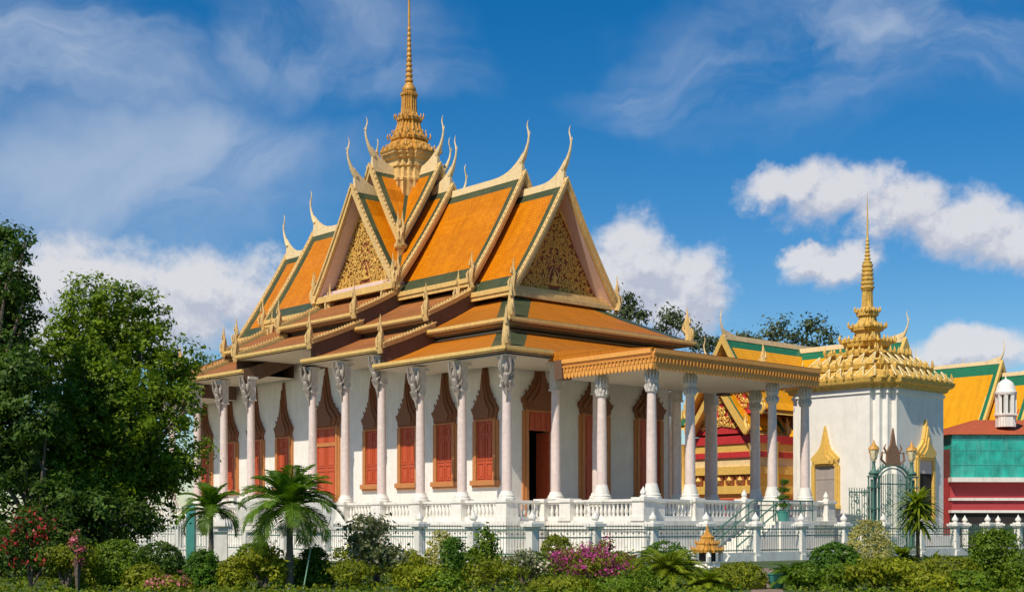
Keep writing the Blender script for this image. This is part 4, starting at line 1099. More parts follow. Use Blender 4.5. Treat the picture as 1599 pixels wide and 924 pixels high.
# lower storey: a wider gabled arm reaching toward the temple, standing on gold bands and a red base
pav_gable('x', -8.5, -4.5, 8.95, 3.1, 2.25, -1, label='lower gabled porch roof with a red and gold pediment')
pav_gable('y', -8.5, -4.5, 8.95, 3.1, 2.25, -1)
m = MB()
m.box(-7.7, -2.5, .0, 7.7, 2.5, E + 5.2); m.box(-2.5, -7.7, 0, 2.5, 7.7, E + 5.21); m.build('wall', M['gold'], pav)
for (z0, z1, d, mm) in ((E + 5.0, E + 5.5, .35, 'redpaint'), (E + 4.5, E + 5.0, .25, 'gold'), (E + 4.15, E + 4.5, .32, 'redpaint'), (E + 3.6, E + 4.15, .18, 'pale'), (E + 3.1, E + 3.6, .28, 'gold'), (E + 1.9, E + 2.4, .22, 'gold'), (.0, E + 1.6, .12, 'redpaint'), (.0, E + .3, .3, 'gold')):
    m = MB(); m.box(-7.7 - d, -2.5 - d, z0, 7.7 + d, 2.5 + d, z1); m.box(-2.5 - d, -7.7 - d, z0, 2.5 + d, 7.7 + d, z1 - .004); m.build('band', M[mm], pav)
for i in range(6):
    m = MB()
    y = -2.1 + i * .84; m.box(-7.85, y - .30, E + 2.45, -7.705, y + .30, E + 3.05, 0); m.lathe([(.0, E + 2.5), (.22, E + 2.75), (.0, E + 3.0)], (-7.88, y), 4, 1)
    m.build('frieze_panel', [M['pedback'], M['gold']], pav)
# slim gilt pillars with leafy brackets round it
for (x, y) in ((-8.4, -2.9), (-8.4, 2.9), (-2.9, -8.4), (2.9, -8.4), (-2.9, -2.9), (-6.4, -2.9), (-6.4, 2.9)):
    m = MB(); m.lathe([(.3, 0), (.3, E + .5), (.2, E + .6), (.18, E + 1.6), (.24, E + 1.7), (.18, E + 1.8), (.17, E + 4.9), (.26, E + 5.1)], (x, y), 10)
    m.tube([(x - .2, y, E + 3.6), (x - .4, y, E + 4.1), (x - .65, y, E + 4.9)], [.05, .1, .05], 6); m.build('pillar', M['gold'], pav)

# two gold masts by the temple's far corner
# ------------------------------------------------------------------ throne hall roofs on the far right
th_c = at(1560, 112); th = empty('throne_hall', tuple(th_c), MR, 'large hall with yellow green-edged roofs behind the red building', 'hall')
_pav = pav; pav = th
zr = (HOR - 566) / FPX * 112
pav_gable('y', -.2, 22, zr, 7.6, 4.6, 0, name='roof'); pav_gable('y', -3.2, 3, zr - 1.1, 7.4, 4.6, -1, name='roof')
m = MB(); m.box(-4, -2, 0, 4, 22, E + zr - 7.5); m.build('wall', M['wall'], th)
m = MB()
for sx in (-1, 1): m.face([(sx*4.4, -4, E + zr - 6.4), (sx*7, -4, E + zr - 8.2), (sx*7, 23, E + zr - 8.2), (sx*4.4, 23, E + zr - 6.4)], 0, [(-4, 0), (-4, 3), (23, 3), (23, 0)])
m.build('lower_roof', M['redtile'], th, fix=False)
pav = _pav

# ------------------------------------------------------------------ red building with a teal glazed upper floor
D = 82; tc_ = at(1487, D)
tb = empty('glazed_building', (tc_.x, tc_.y, 0), math.radians(3), 'red building with a teal glazed upper floor and red tile roof', 'building')
z = lambda py: zat(py, D)
Lb = 13.0
m = MB(); m.box(0, .3, 0, Lb, 9, z(700), 0); m.build('wall', M['redwall'], tb)
m = MB(); m.box(-.05, -.1, z(796), Lb, .3, z(780)); m.build('awning', M['redwall'], tb)
m = MB(); m.box(-.12, -.3, z(752), Lb, .32, z(745)); m.box(-.1, -.25, z(781), Lb, .31, z(777)); m.box(-.1, -.2, z(800), Lb, .31, z(796)); m.build('cornice', M['stone'], tb)
m = MB(); m.box(-.03, -.02, .4, Lb, .28, z(800)); m.build('dark_base', M['black'], tb)  # plain near-black slab along the foot of the red wall
m = MB(); m.box(0, 0, z(745) + .0, Lb, .15, z(678)); m.box(0, .15, z(745), .15, 8.9, z(678)); gl = m.build('glazing', M['tealglass'], tb)
m = MB()
for i in range(18): x = i * .76; m.box(x - .022, -.03, z(745), x + .022, 0, z(678))
for zz in (z(725), z(702), z(686)): m.box(0, -.025, zz - .02, Lb, 0, zz + .02)
m.build('mullions', M['mullion'], gl)
m = MB(); ze, zr_ = z(678), z(646)
m.face([(-.3, -.2, ze), (Lb, -.2, ze), (Lb, 4.5, zr_), (3.2, 4.5, zr_)], 0, [(0, 0), (13, 0), (13, 5), (3, 5)])
m.face([(-.3, -.2, ze), (3.2, 4.5, zr_), (-.3, 9.6, ze)], 0, [(0, 0), (5, 4), (10, 0)]); m.face([(3.2, 4.5, zr_), (Lb, 4.5, zr_), (Lb, 9.6, ze), (-.4, 9.6, ze)], 0, [(3, 5), (13, 5), (13, 0), (0, 0)])
m.face([(-.3, -.2, ze - .02), (Lb, -.2, ze - .02), (Lb, 9.6, ze - .02), (-.4, 9.6, ze - .02)], 0)
m.build('roof', M['redtile'], tb)
cp = at(1571, D + 1.6); cup = MB(); zc = z(648)
R_ = .50
cup.redent([(.56, zc - .6), (.56, zc + .05), (.64, zc + .1), (.64, zc + .2), (.5, zc + .23)])
for k in range(8):
    a = k * math.pi/4 + math.pi/8; cup.box(R_*math.cos(a) - .10, R_*math.sin(a) - .10, zc + .22, R_*math.cos(a) + .10, R_*math.sin(a) + .10, z(612))
cup.lathe([(.30, zc + .2), (.30, z(612))], n=10, mi=1)
cup.lathe([(.62, z(613)), (.66, z(611)), (.66, z(608)), (.58, z(606)), (.55, z(600)), (.43, z(593)), (.24, z(589)), (.05, z(587)), (.04, z(584)), (.01, z(582))], n=16)
cr_, sr_ = math.cos(-math.radians(3)), math.sin(-math.radians(3)); dx, dy = cp.x - tc_.x, cp.y - tc_.y
cup.build('cupola', [M['wall'], M['black']], tb, (dx*cr_ - dy*sr_, dx*sr_ + dy*cr_, 0))

# ------------------------------------------------------------------ small white shrine in front of the fence
sp = at(1105, 46); shr = empty('spirit_house', (sp.x, sp.y, 0), MR, 'small white spirit house with an orange tiered roof in the garden', 'shrine')
z = lambda py: zat(py, 46)
m = MB(); m.redent([(.5, 0), (.5, z(885)), (.42, z(884)), (.4, z(878)), (.46, z(876))]); m.build('base', M['stone'], shr)
m = MB()
for sx in (-1, 1):
    for sy in (-1, 1): m.box(sx*.32 - .06, sy*.32 - .06, z(876), sx*.32 + .06, sy*.32 + .06, z(861)); m.tube([(sx*.46, sy*.46, z(876)), (sx*.52, sy*.52, z(868)), (sx*.44, sy*.44, z(862))], [.07, .06, .01], 5)
m.box(-.2, -.2, z(876), .2, .2, z(862), 1); m.build('chamber', [M['stone'], M['black']], shr)
m = MB(); m.redent([(.48, z(862)), (.5, z(858)), (.38, z(855)), (.34, z(850)), (.36, z(848)), (.25, z(845)), (.22, z(840)), (.24, z(838)), (.14, z(835)), (.1, z(831)), (.04, z(826)), (.01, z(818))])
antefixes(m, (0,0), .44, z(859), .14, 5, .03); antefixes(m, (0,0), .32, z(849), .12, 5, .03); m.build('tiered_roof', M['oldgold'], shr)
# ------------------------------------------------------------------ leaves and plants
NR = np.random.default_rng(5)
def leaf_object(name, C, size, mats, mi=None, parent=None, up=.35, aspect=2.0, outward=None, jitter=.35, fold=.12, loc=(0,0,0)):
    """one mesh of many single leaves: C (n,3) centres, size (metres)"""
    C = np.asarray(C, dtype=float); n = len(C)
    if outward is None: nrm = NR.normal(size=(n,3))
    else: nrm = np.asarray(outward) * 1.15 + NR.normal(size=(n,3)) * .6
    nrm[:,2] += up
    nrm /= np.linalg.norm(nrm, axis=1)[:,None] + 1e-9
    a = np.cross(nrm, NR.normal(size=(n,3))); a /= np.linalg.norm(a, axis=1)[:,None] + 1e-9
    b = np.cross(nrm, a)
    s = size * (1 + jitter * NR.normal(size=n).clip(-1.6, 1.6)); L = (s * .5)[:,None]; Wd = (s * .5 / aspect)[:,None]
    V = np.empty((n,4,3)); V[:,0] = C - a*L; V[:,1] = C + b*Wd - a*L*.15 - nrm*L*fold; V[:,2] = C + a*L; V[:,3] = C - b*Wd - a*L*.15 - nrm*L*fold
    me = bpy.data.meshes.new(name); me.vertices.add(n*4); me.vertices.foreach_set('co', V.ravel())
    me.loops.add(n*4); me.loops.foreach_set('vertex_index', np.arange(n*4, dtype=np.int32))
    me.polygons.add(n); me.polygons.foreach_set('loop_start', np.arange(n, dtype=np.int32) * 4)
    for m in (mats if isinstance(mats, (list, tuple)) else [mats]): me.materials.append(m)
    me.update(calc_edges=True)
    if mi is not None: me.polygons.foreach_set('material_index', np.asarray(mi, dtype=np.int32))
    me.validate(); me.update()
    o = bpy.data.objects.new(name, me); COL.objects.link(o); o.location = loc
    if parent is not None: o.parent = parent
    return o
def clumps(blobs, n_clump, n_leaf, spread, shell=(.55, 1.0), rough=.10):
    """leaf centres in clumps near the shell of a few ellipsoids [(c, r(3))]; returns centres and outward directions"""
    pts, out = [], []
    vol = np.array([r[0]*r[1] + r[1]*r[2] + r[0]*r[2] for c, r in blobs]); k = np.maximum(3, (n_clump * vol / vol.sum()).astype(int))
    for (c, r), m in zip(blobs, k):
        d = NR.normal(size=(m,3)); d /= np.linalg.norm(d, axis=1)[:,None]
        q = NR.uniform(shell[0], shell[1], size=(m,1)) * (1 + rough*NR.normal(size=(m,1)))
        cc = np.array(c) + d * q * np.array(r)
        nl = NR.integers(int(n_leaf*.4), int(n_leaf*1.6) + 1, size=m)
        idx = np.repeat(np.arange(m), nl)
        off = NR.normal(size=(len(idx),3)) * spread * (.55 + .9*NR.random(size=m))[idx][:,None]; off[:,2] *= .7
        pts.append(cc[idx] + off); out.append(d[idx] * .8 + off / (spread + 1e-6) * .4)
    return np.concatenate(pts), np.concatenate(out)

def tree(name, label, base, blobs, trunk_r, mat_leaf, n_clump, n_leaf, spread, lsize, group=None, shell=(.55,1.0), limbs=True, twigs=()):
    root = empty(name, base, 0, label, 'tree', group)
    B = Vector(base); bl = [((c[0]-B.x, c[1]-B.y, c[2]-B.z), r) for c, r in blobs]
    t = MB(); fork = min(c[2] - r[2]*.6 for c, r in bl); fork = max(fork, 1.0)
    cx = sum(c[0] for c, r in bl) / len(bl); cy = sum(c[1] for c, r in bl) / len(bl)
    t.tube([(0,0,-.05), (.03,.02,.3), (cx*.1, cy*.1, fork*.5), (cx*.25, cy*.25, fork)], [trunk_r*1.5, trunk_r*1.1, trunk_r*.9, trunk_r*.75], 9)
    f = Vector((cx*.25, cy*.25, fork*.96))
    for c, r in bl:
        e = Vector(c); mid = f.lerp(e, .5) + Vector((RND.uniform(-.3,.3), RND.uniform(-.3,.3), RND.uniform(0,.4)))
        t.tube([f, mid, e - Vector((0, 0, r[2]*.2))], [trunk_r*.5, trunk_r*.28, .03], 6)
    t.build('trunk', M['bark'], root)
    P, O = clumps(bl, n_clump, n_leaf, spread, shell)
    P2 = P[P[:,2] > .3]; O2 = O[P[:,2] > .3]
    leaf_object('crown', P2, lsize, mat_leaf, parent=root, outward=O2, up=.5)
    return root
def pxblob(px, py, r, D, dd=0.0, rx=None, ry=None):
    d = D + dd; k = d / FPX; p = at(px, d, zat(py, d))
    return ((p.x, p.y, p.z), ((rx or r)*k, r*k*.9, (ry or r)*k))

# the big trees on the left
def crown_blobs(base_list, D, seed, rmin=22, rmax=46, per=5):
    """big lumps broken into smaller leafy ones on their upper and near sides"""
    rr = random.Random(seed); out = []
    for (px, py, r), dd in base_list:
        out.append(pxblob(px, py, r * .84, D, dd))
        if r < 26: continue
        for _ in range(int(per * r / 55) + 1):
            a = rr.uniform(0, 6.28); q = rr.uniform(.6, .92) * r
            out.append(pxblob(px + q*math.cos(a), py + q*math.sin(a)*.9, rr.uniform(rmin, rmax) * min(1, r / 60), D, dd - rr.uniform(-.4, 1.0) * r / 60))
    return out
DB = 43
tree('broadleaf_tree', 'large rounded green tree left of the temple, with a bare twig at its top right', tuple(at(150, DB)),
     crown_blobs([((130,512,66),0), ((195,512,52),1), ((95,560,60),-1), ((110,640,85),-1.5), ((215,590,68),0), ((256,575,42),1), ((266,640,42),.5), ((160,695,85),-2),
      ((245,700,56),-.5), ((70,700,70),-2), ((200,770,62),-1.5), ((110,770,70),-2.5), ((275,725,28),0), ((160,600,60),-2), ((150,468,24),.5), ((285,600,22),.5)], DB, 4)
      + [pxblob(207, 458, 9, DB), pxblob(196, 476, 12, DB)],
     .34, M['leaf_tree'], 2100, 34, .15, .14, shell=(.80,1.02))
DA = 38
tree('broadleaf_tree', 'taller dark tree cut by the left edge of the photo', tuple(at(-50, DA)),
     crown_blobs([((-30,430,60),0), ((5,475,46),0), ((15,545,42),-.5), ((-40,560,90),0), ((0,395,36),.5), ((-10,358,24),.5), ((22,385,14),0), ((40,372,7),0), ((-20,660,80),-1), ((-60,480,70),1), ((35,500,16),0), ((8,610,50),-1)], DA, 8),
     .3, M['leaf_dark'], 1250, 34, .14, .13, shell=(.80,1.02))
tree('broadleaf_tree', 'low shady tree filling the bottom left below the big crown', tuple(at(60, 37)),
     crown_blobs([((20,780,75),0), ((110,800,60),0), ((-20,860,70),-.5), ((50,860,60),-.5), ((180,830,40),1), ((225,815,34),1.5), ((30,700,60),.5)], 37, 12),
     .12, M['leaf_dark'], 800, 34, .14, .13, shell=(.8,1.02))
# far trees behind the roofs on the right
for (lab, bl, D) in (('wispy far tree just right of the front gable', [((985,478,15)), ((972,492,14)), ((1000,492,11)), ((978,462,7))], 125),
                     ('thin far tree left of the gold gable top', [((1048,497,19)), ((1068,508,14)), ((1035,512,13)), ((1085,520,14))], 125),
                     ('small far tree right of the gold gable top', [((1165,530,16)), ((1148,540,14)), ((1180,538,14))], 130),
                     ('wide dark far tree in the middle behind the yellow ridge', [((1210,518,26)), ((1195,530,22)), ((1232,535,22)), ((1216,500,12))], 128),
                     ('round-topped far tree with a clear stem left of the library spire', [((1265,512,24)), ((1246,520,16)), ((1283,522,16)), ((1262,535,20)), ((1300,530,9))], 128),
                     ('low far tree behind the gold gable', [((1105,532,18)), ((1090,542,16)), ((1128,545,20))], 128)):
    r = tree('far_tree', lab, tuple(at(bl[0][0], D)), [pxblob(*q, D) for q in bl], .16, M['leaf_far'], 46, 22, .42, .36, 'trees beyond the temple courtyard', shell=(.3,1.0))

# ------------------------------------------------------------------ palms
def frond(mb, base, az, elev, length, droop, n=26, lw=.05, ll=.55, mi=0, stem_mi=0, rise=.25, vee=.35):
    """arching midrib with two rows of leaflets"""
    d = Vector((math.cos(az), math.sin(az), 0)); P = []; p = Vector(base); th = elev
    step = length / n
    for i in range(n + 1):
        P.append(p.copy()); p = p + (d * math.cos(th) + Vector((0,0,1)) * math.sin(th)) * step; th -= droop / n * (1 + .8 * i / n)
    mb.tube(P[::3] + [P[-1]], [.028 - .02 * k / (len(P[::3])) for k in range(len(P[::3]) + 1)], 4, stem_mi)
    side = d.cross(Vector((0,0,1)))
    for i in range(int(n * .12), n + 1):
        t = i / n; L = ll * (math.sin(math.pi * min(1, .12 + t * .86)) ** .6) * RND.uniform(.85, 1.1)
        tg = (P[min(i+1, n)] - P[max(i-1, 0)]).normalized(); upv = side.cross(tg)
        for sg in (-1, 1):
            v = (side * sg * .85 + tg * (.5 + .5*t) + upv * rise * RND.uniform(.5, 1.2) * vee).normalized()
            q = P[i]; m1 = q + v * L * .5; tip = q + v * L + Vector((0,0,-1)) * L * RND.uniform(.12, .35)
            w = tg * lw * .5
            mb.face([q - w*.5, m1 - w, tip, m1 + w, q + w*.5], mi)
def palm(px, D, zc, label, nf, length, ll, rt, lean=0.0, seed=1):
    global RND
    RND = random.Random(seed)
    b = at(px, D); r = empty('palm_tree', tuple(b), 0, label, 'palm tree')
    m = MB(); P = []; R = []
    for i in range(22):
        t = i / 21; P.append((lean * t * t, 0, zc * t)); R.append(rt * (1.35 - .5*t) * (1 + .06 * (i % 2)) + (.07 if i == 0 else 0))
    m.tube(P, R, 10); m.build('trunk', M['palmbark'], r)
    for i in range(nf):
        az = i * 2.39996 + RND.uniform(-.2,.2); k = i / nf
        el = 1.5 - 1.55 * k ** .8 + RND.uniform(-.1,.1)
        f = MB(); frond(f, (lean + .05*math.cos(az), .05*math.sin(az), zc - .05 + .15*(1-k)), az, el, length * RND.uniform(.85,1.05) * (.8 + .3*k if k < .7 else 1), .75 + .75*k, 30, .05, ll, rise=.6)
        f.build('frond', M['leaf_palm'], r, fix=False)
    return r
palm(453, 31.5, zat(792, 31.5), 'tall palm with arching fronds standing in front of the temple side', 34, 1.42, .50, .07, 0, 3)
palm(330, 38, zat(797, 38), 'smaller darker palm left of the tall palm', 18, 1.15, .40, .06, 0, 9)

def rosette(mb, c, n, L, w, up=.9, mi=0):
    for i in range(n):
        az = i * 2.39996; el = up - 1.5 * up * (i / n) + RND.uniform(-.15,.15)
        d = Vector((math.cos(az), math.sin(az), 0)); z = Vector((0,0,1)); s = d.cross(z)
        l = L * RND.uniform(.8, 1.1); p = Vector(c); th = el; pts = [p.copy()]
        for k in range(4): p = p + (d*math.cos(th) + z*math.sin(th)) * l / 4; th -= .22; pts.append(p.copy())
        ws = [w*.5, w, w*.85, w*.5, .004]
        for k in range(4): mb.face([pts[k] - s*ws[k]/2, pts[k] + s*ws[k]/2, pts[k+1] + s*ws[k+1]/2, pts[k+1] - s*ws[k+1]/2], mi)
RND = random.Random(21)
D = 33
b = at(1432, D); r = empty('dracaena', tuple(b), 0, 'tall spiky dracaena with strap leaves in front of the iron gate', 'plant')
m = MB(); H1 = zat(800, D)
m.tube([(0,0,0), (.03,0,H1*.5), (0,0,H1 + .25)], [.06,.05,.04], 7); m.tube([(0,0,.4), (-.3,-.2,zat(868,D)*.7), (-.42,-.2,zat(868,D))], [.05,.045,.04], 7); m.build('stem', M['bark'], r)
for (c, n, L) in (((0,0,H1 + .25), 64, .82), ((0,0,H1 + .02), 56, .86), ((.02,0,H1 - .22), 46, .80), ((-.42,-.2,zat(868,D)), 60, .72), ((-.38,-.15,zat(868,D) - .2), 46, .64), ((.3,-.2,zat(880,D)), 40, .62)):
    h = MB(); rosette(h, c, n, L, .095); h.build('leaf_head', M['leaf_cycad'], r, fix=False)
def cycad(px, D, zc, n, L, label, mat_, seed):
    global RND
    RND = random.Random(seed); b = at(px, D); r = empty('cycad', tuple(b), 0, label, 'plant', None)
    m = MB(); m.lathe([(.16, 0), (.18, zc*.5), (.13, zc)], n=9); m.build('stem', M['palmbark'], r)
    for i in range(n):
        az = i*2.39996; k = i/n; f = MB(); frond(f, (0,0,zc - .02), az, 1.3 - 1.2*k, L*RND.uniform(.85,1.1), 1.0, 24, .034, .24, vee=.5); f.build('frond', mat_, r, fix=False)
cycad(1045, 31.2, .38, 44, 1.0, 'bright yellow-green feathery cycad left of the small shrine', M['leaf_cycad'], 4)
cycad(1105, 30.6, .12, 26, .62, 'low yellow-green cycad at the bottom edge below the shrine', M['leaf_cycad'], 6)
cycad(1240, 31.5, .25, 30, .68, 'dark green feathery cycad right of the path', M['leaf_palm'], 8)

# ------------------------------------------------------------------ shrubs and clipped bushes
def shrub(name, label, px, D, ytop, wpx, mat_, lsize=.09, n=2600, spread=.10, style='round', cat='bush', bloom=None, bfrac=.0, group=None, aspect=2.0, ybot=None, seed=0):
    b = at(px, D); H = zat(ytop, D); R = wpx / 2 * D / FPX
    r = empty(name, tuple(b), 0, label, cat, group); rr = random.Random(seed + int(px))
    st = MB(); 
    z0 = .0
    if style == 'round': bl = [((0,0,H*.52), (R, R, H*.5))]
    elif style == 'dome': bl = [((0,0,H*.35), (R, R, H*.66))]
    elif style == 'cone': bl = [((0,0,H*.2), (R, R, H*.26)), ((0,0,H*.45), (R*.86, R*.86, H*.28)), ((0,0,H*.7), (R*.68, R*.68, H*.26)), ((0,0,H*.84), (R*.52, R*.52, H*.16))]
    elif style == 'column': bl = [((0,0,H*.2), (R, R, H*.24)), ((0,0,H*.45), (R, R, H*.26)), ((0,0,H*.7), (R*.94, R*.94, H*.26)), ((0,0,H*.86), (R*.7, R*.7, H*.14))]
    else:
        bl = []
        for i in range(9):
            a = rr.uniform(0, 6.28); q = rr.uniform(.1, .75) * R; hz = H * rr.uniform(.35, .85)
            bl.append(((q*math.cos(a), q*math.sin(a), hz), (R*.38, R*.38, H*rr.uniform(.12,.2))))
        bl.append(((0,0,H*.88), (R*.3, R*.3, H*.12)))
    for c, q in bl[:6]: st.tube([(0,0,-.02), (c[0]*.4, c[1]*.4, c[2]*.5), (c[0], c[1], c[2]), (c[0]*1.1 + rr.uniform(-.1,.1)*R, c[1]*1.1, c[2] + q[2]*.6)], [.035, .028, .018, .006], 5)
    st.build('stem', M['bark'], r)
    if style in ('dome', 'cone', 'column', 'round'):
        P, O = clumps(bl, int(n * 1.3 / 9), 9, spread*.38, (.93, 1.0), .025)
        Pi, Oi = clumps(bl, int(n / 22), 9, spread, (.45, .8)); P = np.concatenate([P, Pi]); O = np.concatenate([O, Oi])
    else:
        P, O = clumps(bl, int(n / 12), 12, spread * .85, (.6, 1.05))
    k = P[:,2] > .02; P, O = P[k], O[k]
    leaf_object('foliage', P, lsize, mat_, parent=r, outward=O, up=.25, aspect=aspect)
    if bloom:
        mb_ = int(n * bfrac); P, O = clumps([((c[0], c[1], c[2] + q[2]*.08), (q[0]*1.03, q[1]*1.03, q[2]*1.05)) for c, q in bl], max(4, int(mb_ / 14)), 14, spread*.8, (.9, 1.08))
        k = P[:,2] > H*.25; leaf_object('blossom', P[k], lsize*.8, M[bloom], parent=r, outward=O[k], up=.3, aspect=1.3)
    return r
G = 'clipped bushes of the temple garden'
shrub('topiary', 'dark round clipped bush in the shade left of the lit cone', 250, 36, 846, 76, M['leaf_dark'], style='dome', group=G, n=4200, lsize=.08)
shrub('topiary', 'small clipped cone, green on its left and dark on its right, below the small palm', 317, 31.5, 858, 70, M['leaf_topi'], style='cone', group=G, n=4200, lsize=.065)
shrub('topiary', 'dark clipped flat-topped cone right of the tall palm trunk', 490, 32.5, 853, 66, M['leaf_topi'], style='cone', group=G, n=4200, lsize=.065)
shrub('topiary', 'narrow green clipped column in the middle of the garden', 708, 31.5, 838, 40, M['leaf_topi'], style='column', group=G, n=3200, lsize=.06)
shrub('topiary', 'olive clipped dome before the white fence, left of the pink flowers', 869, 41, 834, 50, M['leaf_olive'], style='column', group=G, n=2600, lsize=.075)
shrub('topiary', 'low clipped dome right of the small shrine', 1155, 31.5, 878, 84, M['leaf_olive'], style='dome', group=G, n=3600, lsize=.065)
shrub('topiary', 'tall bumpy clipped bush near the right edge', 1553, 32, 827, 80, M['leaf_mid'], style='column', group=G, n=5200, spread=.16, lsize=.08)
shrub('bush', 'olive green leafy bush at the lower left, below the red flowers', 105, 30.8, 852, 110, M['leaf_olive'], style='loose', n=4200, lsize=.075)
shrub('bush', 'round mid green bush left of the dark round topiary', 186, 31.5, 844, 86, M['leaf_mid'], style='round', n=4200, lsize=.075)
shrub('bush', 'dark green rounded bush right of the white shrine and path', 1304, 35, 848, 88, M['leaf_topi'], style='dome', n=4600, lsize=.085)
shrub('bush', 'dark green low mound behind the yellow-green cycad', 1040, 38, 845, 86, M['leaf_topi'], style='dome', n=3400, lsize=.08)
shrub('bush', 'pale yellow variegated bush in front of the iron gate', 1358, 37, 811, 72, M['leaf_pale'], style='dome', n=4600, lsize=.07)
shrub('bush', 'pale yellow-green bush behind the narrow clipped column', 688, 39, 826, 44, M['leaf_pale'], style='dome', n=2000, lsize=.08)
shrub('croton', 'bright yellow-green leafy croton left of the tall palm trunk', 412, 31.5, 846, 88, M['leaf_lime'], .105, 2600, .12, 'loose', 'bush')
shrub('croton', 'small lime green bush right of the small clipped cone', 364, 31.2, 870, 44, M['leaf_lime'], .08, 1600, .10, 'dome', 'bush')
shrub('frangipani', 'large sparse grey-green shrub with cream flowers right of the dark cone', 588, 33, 806, 138, M['leaf_grey'], .11, 3400, .14, 'loose', 'shrub', 'whitebloom', .10)
shrub('frangipani', 'slim upright dark leafed shrub right of the clipped column', 762, 33, 822, 62, M['leaf_mid'], .10, 1700, .11, 'loose', 'shrub')
shrub('flower_bush', 'low thin grey shrub with cream flowers left of the olive dome', 818, 32.5, 860, 76, M['leaf_grey'], .08, 1700, .11, 'loose', 'bush', 'whitebloom', .12)
shrub('bougainvillea', 'wide magenta flowering bougainvillea at the bottom centre', 918, 31.2, 852, 158, M['leaf_olive'], .07, 4600, .11, 'loose', 'bush', 'bloom', .8)
shrub('bougainvillea', 'tall magenta spray standing above the wide bougainvillea', 942, 33, 838, 34, M['leaf_olive'], .065, 600, .07, 'loose', 'bush', 'bloom', .8)
shrub('flower_bush', 'pink and red flowering bush at the bottom edge, lower left', 262, 30.6, 898, 74, M['leaf_olive'], .065, 1300, .09, 'dome', 'bush', 'pinkbloom', .5)
shrub('flower_bush', 'tall dark shrub with red flowers at the left edge', 48, 31, 795, 110, M['leaf_dark'], .10, 2600, .14, 'loose', 'shrub', 'redbloom', .05)
shrub('flower_bush', 'small pink flower cluster on a stalk below the big tree', 121, 30.2, 832, 26, M['leaf_dark'], .08, 240, .07, 'loose', 'shrub', 'pinkbloom', .4)
shrub('bush', 'yellow-green spreading bush below the dracaena', 1372, 30.8, 872, 130, M['leaf_lime'], .095, 3200, .12, 'loose')
shrub('hedge', 'low olive hedge between the dracaena and the tall bumpy bush', 1480, 31.5, 868, 108, M['leaf_olive'], .08, 3400, .11, 'dome', 'hedge')
shrub('hedge', 'low green hedge at the right edge of the photo', 1606, 31, 858, 70, M['leaf_mid'], .08, 2600, .11, 'dome', 'hedge')
shrub('croton', 'low yellow-orange croton at the bottom below the frangipani', 650, 30.8, 884, 120, M['leaf_lime'], .09, 2200, .11, 'loose', 'bush')
shrub('bush', 'low green bush at the bottom between the dark cone and the frangipani', 545, 30.8, 880, 90, M['leaf_olive'], .085, 2000, .11, 'loose')
shrub('bush', 'green bush at the bottom right of the narrow column', 770, 30.8, 876, 100, M['leaf_olive'], .085, 2200, .11, 'loose')
shrub('bush', 'dark leafy bush beside the path at the bottom right', 1262, 31, 886, 70, M['leaf_mid'], .085, 1700, .11, 'loose')
shrub('bush', 'low green bush at the bottom right of the yellow-green cycad', 1010, 30.6, 892, 80, M['leaf_mid'], .08, 1500, .11, 'loose')
for (lab, px, D_, yt, wd, mt, ls, nn, sty) in (
    ('olive green bush between the red-flowered shrub and the round bush', 140, 32.5, 866, 70, 'leaf_olive', .08, 2200, 'dome'),
    ('mid green bush hiding the fence foot right of the pointed stone', 395, 36, 848, 60, 'leaf_mid', .09, 2200, 'dome'),
    ('lime green bush filling the gap right of the tall palm trunk', 462, 34, 872, 54, 'leaf_mid', .09, 1600, 'dome'),
    ('olive bush in front of the fence foot behind the grey-green shrub', 560, 37, 846, 90, 'leaf_olive', .09, 2200, 'loose'),
    ('yellow-green bush between the grey-green shrub and the pale bush', 645, 34.5, 858, 74, 'leaf_lime', .09, 2200, 'loose'),
    ('bright green bush at the fence foot left of the olive dome', 735, 36, 862, 64, 'leaf_mid', .085, 2000, 'dome'),
    ('mid green bush at the fence foot between the olive dome and the magenta flowers', 840, 35, 862, 70, 'leaf_mid', .085, 2000, 'dome'),
    ('yellow-green bush rising behind the right end of the magenta flowers', 972, 33, 862, 64, 'leaf_lime', .085, 2200, 'loose'),
    ('lime bush at the bottom edge under the magenta flowers', 880, 30.2, 900, 110, 'leaf_olive', .075, 2200, 'dome'),
    ('mid green bush at the bottom edge under the magenta flowers, right part', 965, 30.1, 900, 90, 'leaf_mid', .075, 2000, 'dome'),
    ('bright olive bush right of the variegated bush', 1412, 34, 866, 70, 'leaf_olive', .08, 2200, 'loose'),
    ('mid green bush at the bottom edge left of the yellow-green spreading bush', 1312, 31, 884, 80, 'leaf_mid', .08, 2400, 'loose'),
    ('lime green bush low between the olive hedge and the bottom edge', 1445, 30.3, 892, 90, 'leaf_lime', .08, 2200, 'dome'),
    ('bright green bush at the bottom left of the bumpy bush', 1515, 30.4, 890, 70, 'leaf_mid', .08, 2000, 'dome'),
    ('olive bush at the bottom edge below the dark round clipped bush', 225, 31, 880, 60, 'leaf_olive', .08, 1800, 'dome'),
    ('mid green bush at the bottom below the narrow column', 690, 30.4, 890, 70, 'leaf_mid', .08, 1800, 'dome')):
    shrub('bush', lab, px, D_, yt, wd, M[mt], ls, nn, .11, sty)
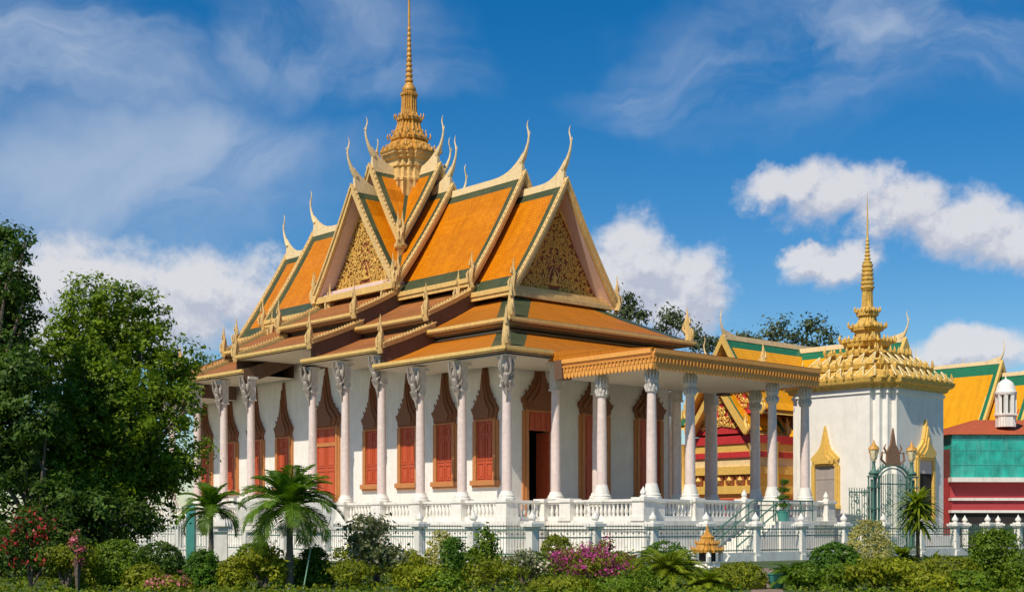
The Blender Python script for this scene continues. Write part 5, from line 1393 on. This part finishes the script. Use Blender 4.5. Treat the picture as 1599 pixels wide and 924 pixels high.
# ground cover between the bushes: nobody could count it
n = 9500; X = NR.uniform(-17, 17, n); Y = NR.uniform(26.5, 44, n)
keep = (np.abs((X - (1195 - 800)/FPX*Y)) > .45) & (np.abs(X) < Y*.42)
X, Y = X[keep], Y[keep]; idx = np.repeat(np.arange(len(X)), 4)
P = np.stack([X[idx] + NR.normal(size=len(idx))*.06, Y[idx] + NR.normal(size=len(idx))*.06, NR.uniform(.01, .13, len(idx))], 1)
gc = leaf_object('ground_cover', P, .09, [M['leaf_olive'], M['leaf_mid']], mi=(NR.random(len(P)) > .5).astype(int), up=.3)
tag(gc, 'low leafy ground cover between the garden bushes', 'ground cover', kind='stuff')
# narrow garden path
pp = MB(); a0, a1 = at(1200, 28), at(1192, 46); w = .36
pp.face([(a0.x - w, a0.y, .006), (a0.x + w, a0.y, .006), (a1.x + w, a1.y, .006), (a1.x - w, a1.y, .006)])
tag(pp.build('path', M['pathmat'], fix=False), 'narrow brown garden path toward the fence', 'path', kind='structure')

# teal pot and a potted tiered topiary by the stairs
def pot(parent, r, h, z=0, mat_='teal'):
    m = MB(); m.lathe([(r*.62, z), (r*.78, z + h*.25), (r*.92, z + h*.7), (r, z + h*.9), (r*1.08, z + h*.92), (r*1.08, z + h), (r*.9, z + h), (r*.85, z + h*.9)], n=18); return m.build('pot', M[mat_], parent)
b = at(1213, 31.5); r = empty('teal_planter', tuple(b), 0, 'teal flowerpot beside the path at the bottom edge', 'pot'); pot(r, .2, .36)
m = MB(); m.lathe([(.0, .33), (.17, .33)], n=12) if False else m.lathe([(.17, .30), (.17, .335), (.02, .345)], n=12); m.build('soil', M['soil'], r)
p = tw(10.3, -7.3); r = empty('potted_topiary', (p[0], p[1], FLOOR - .02), 0, 'tiered dark topiary in a teal pot at the top of the stairs', 'potted plant')
pot(r, .30, .46)
m = MB(); m.tube([(0,0,.4), (.05,0,.9), (-.04,0,1.4), (.02,0,1.9)], [.05,.045,.04,.02], 6); m.build('trunk', M['bark'], r)
for (z, R) in ((.75, .42), (1.1, .36), (1.45, .3), (1.8, .2)):
    P, O = clumps([((RND.uniform(-.06,.06), 0, z), (R, R, .10))], 40, 12, .05, (.4, 1)); leaf_object('foliage', P, .075, M['leaf_topi'], parent=r, outward=O, up=.5)
# slanting green cane by the dark cone
m = MB(); a, c = at(474, 31), at(486, 31.4); m.tube([(a.x, a.y, 0), (c.x, c.y, zat(854, 31.4))], .016, 6)
tag(m.build('garden_cane', M['cane']), 'slanting pale green cane leaning before the dark clipped cone', 'cane')
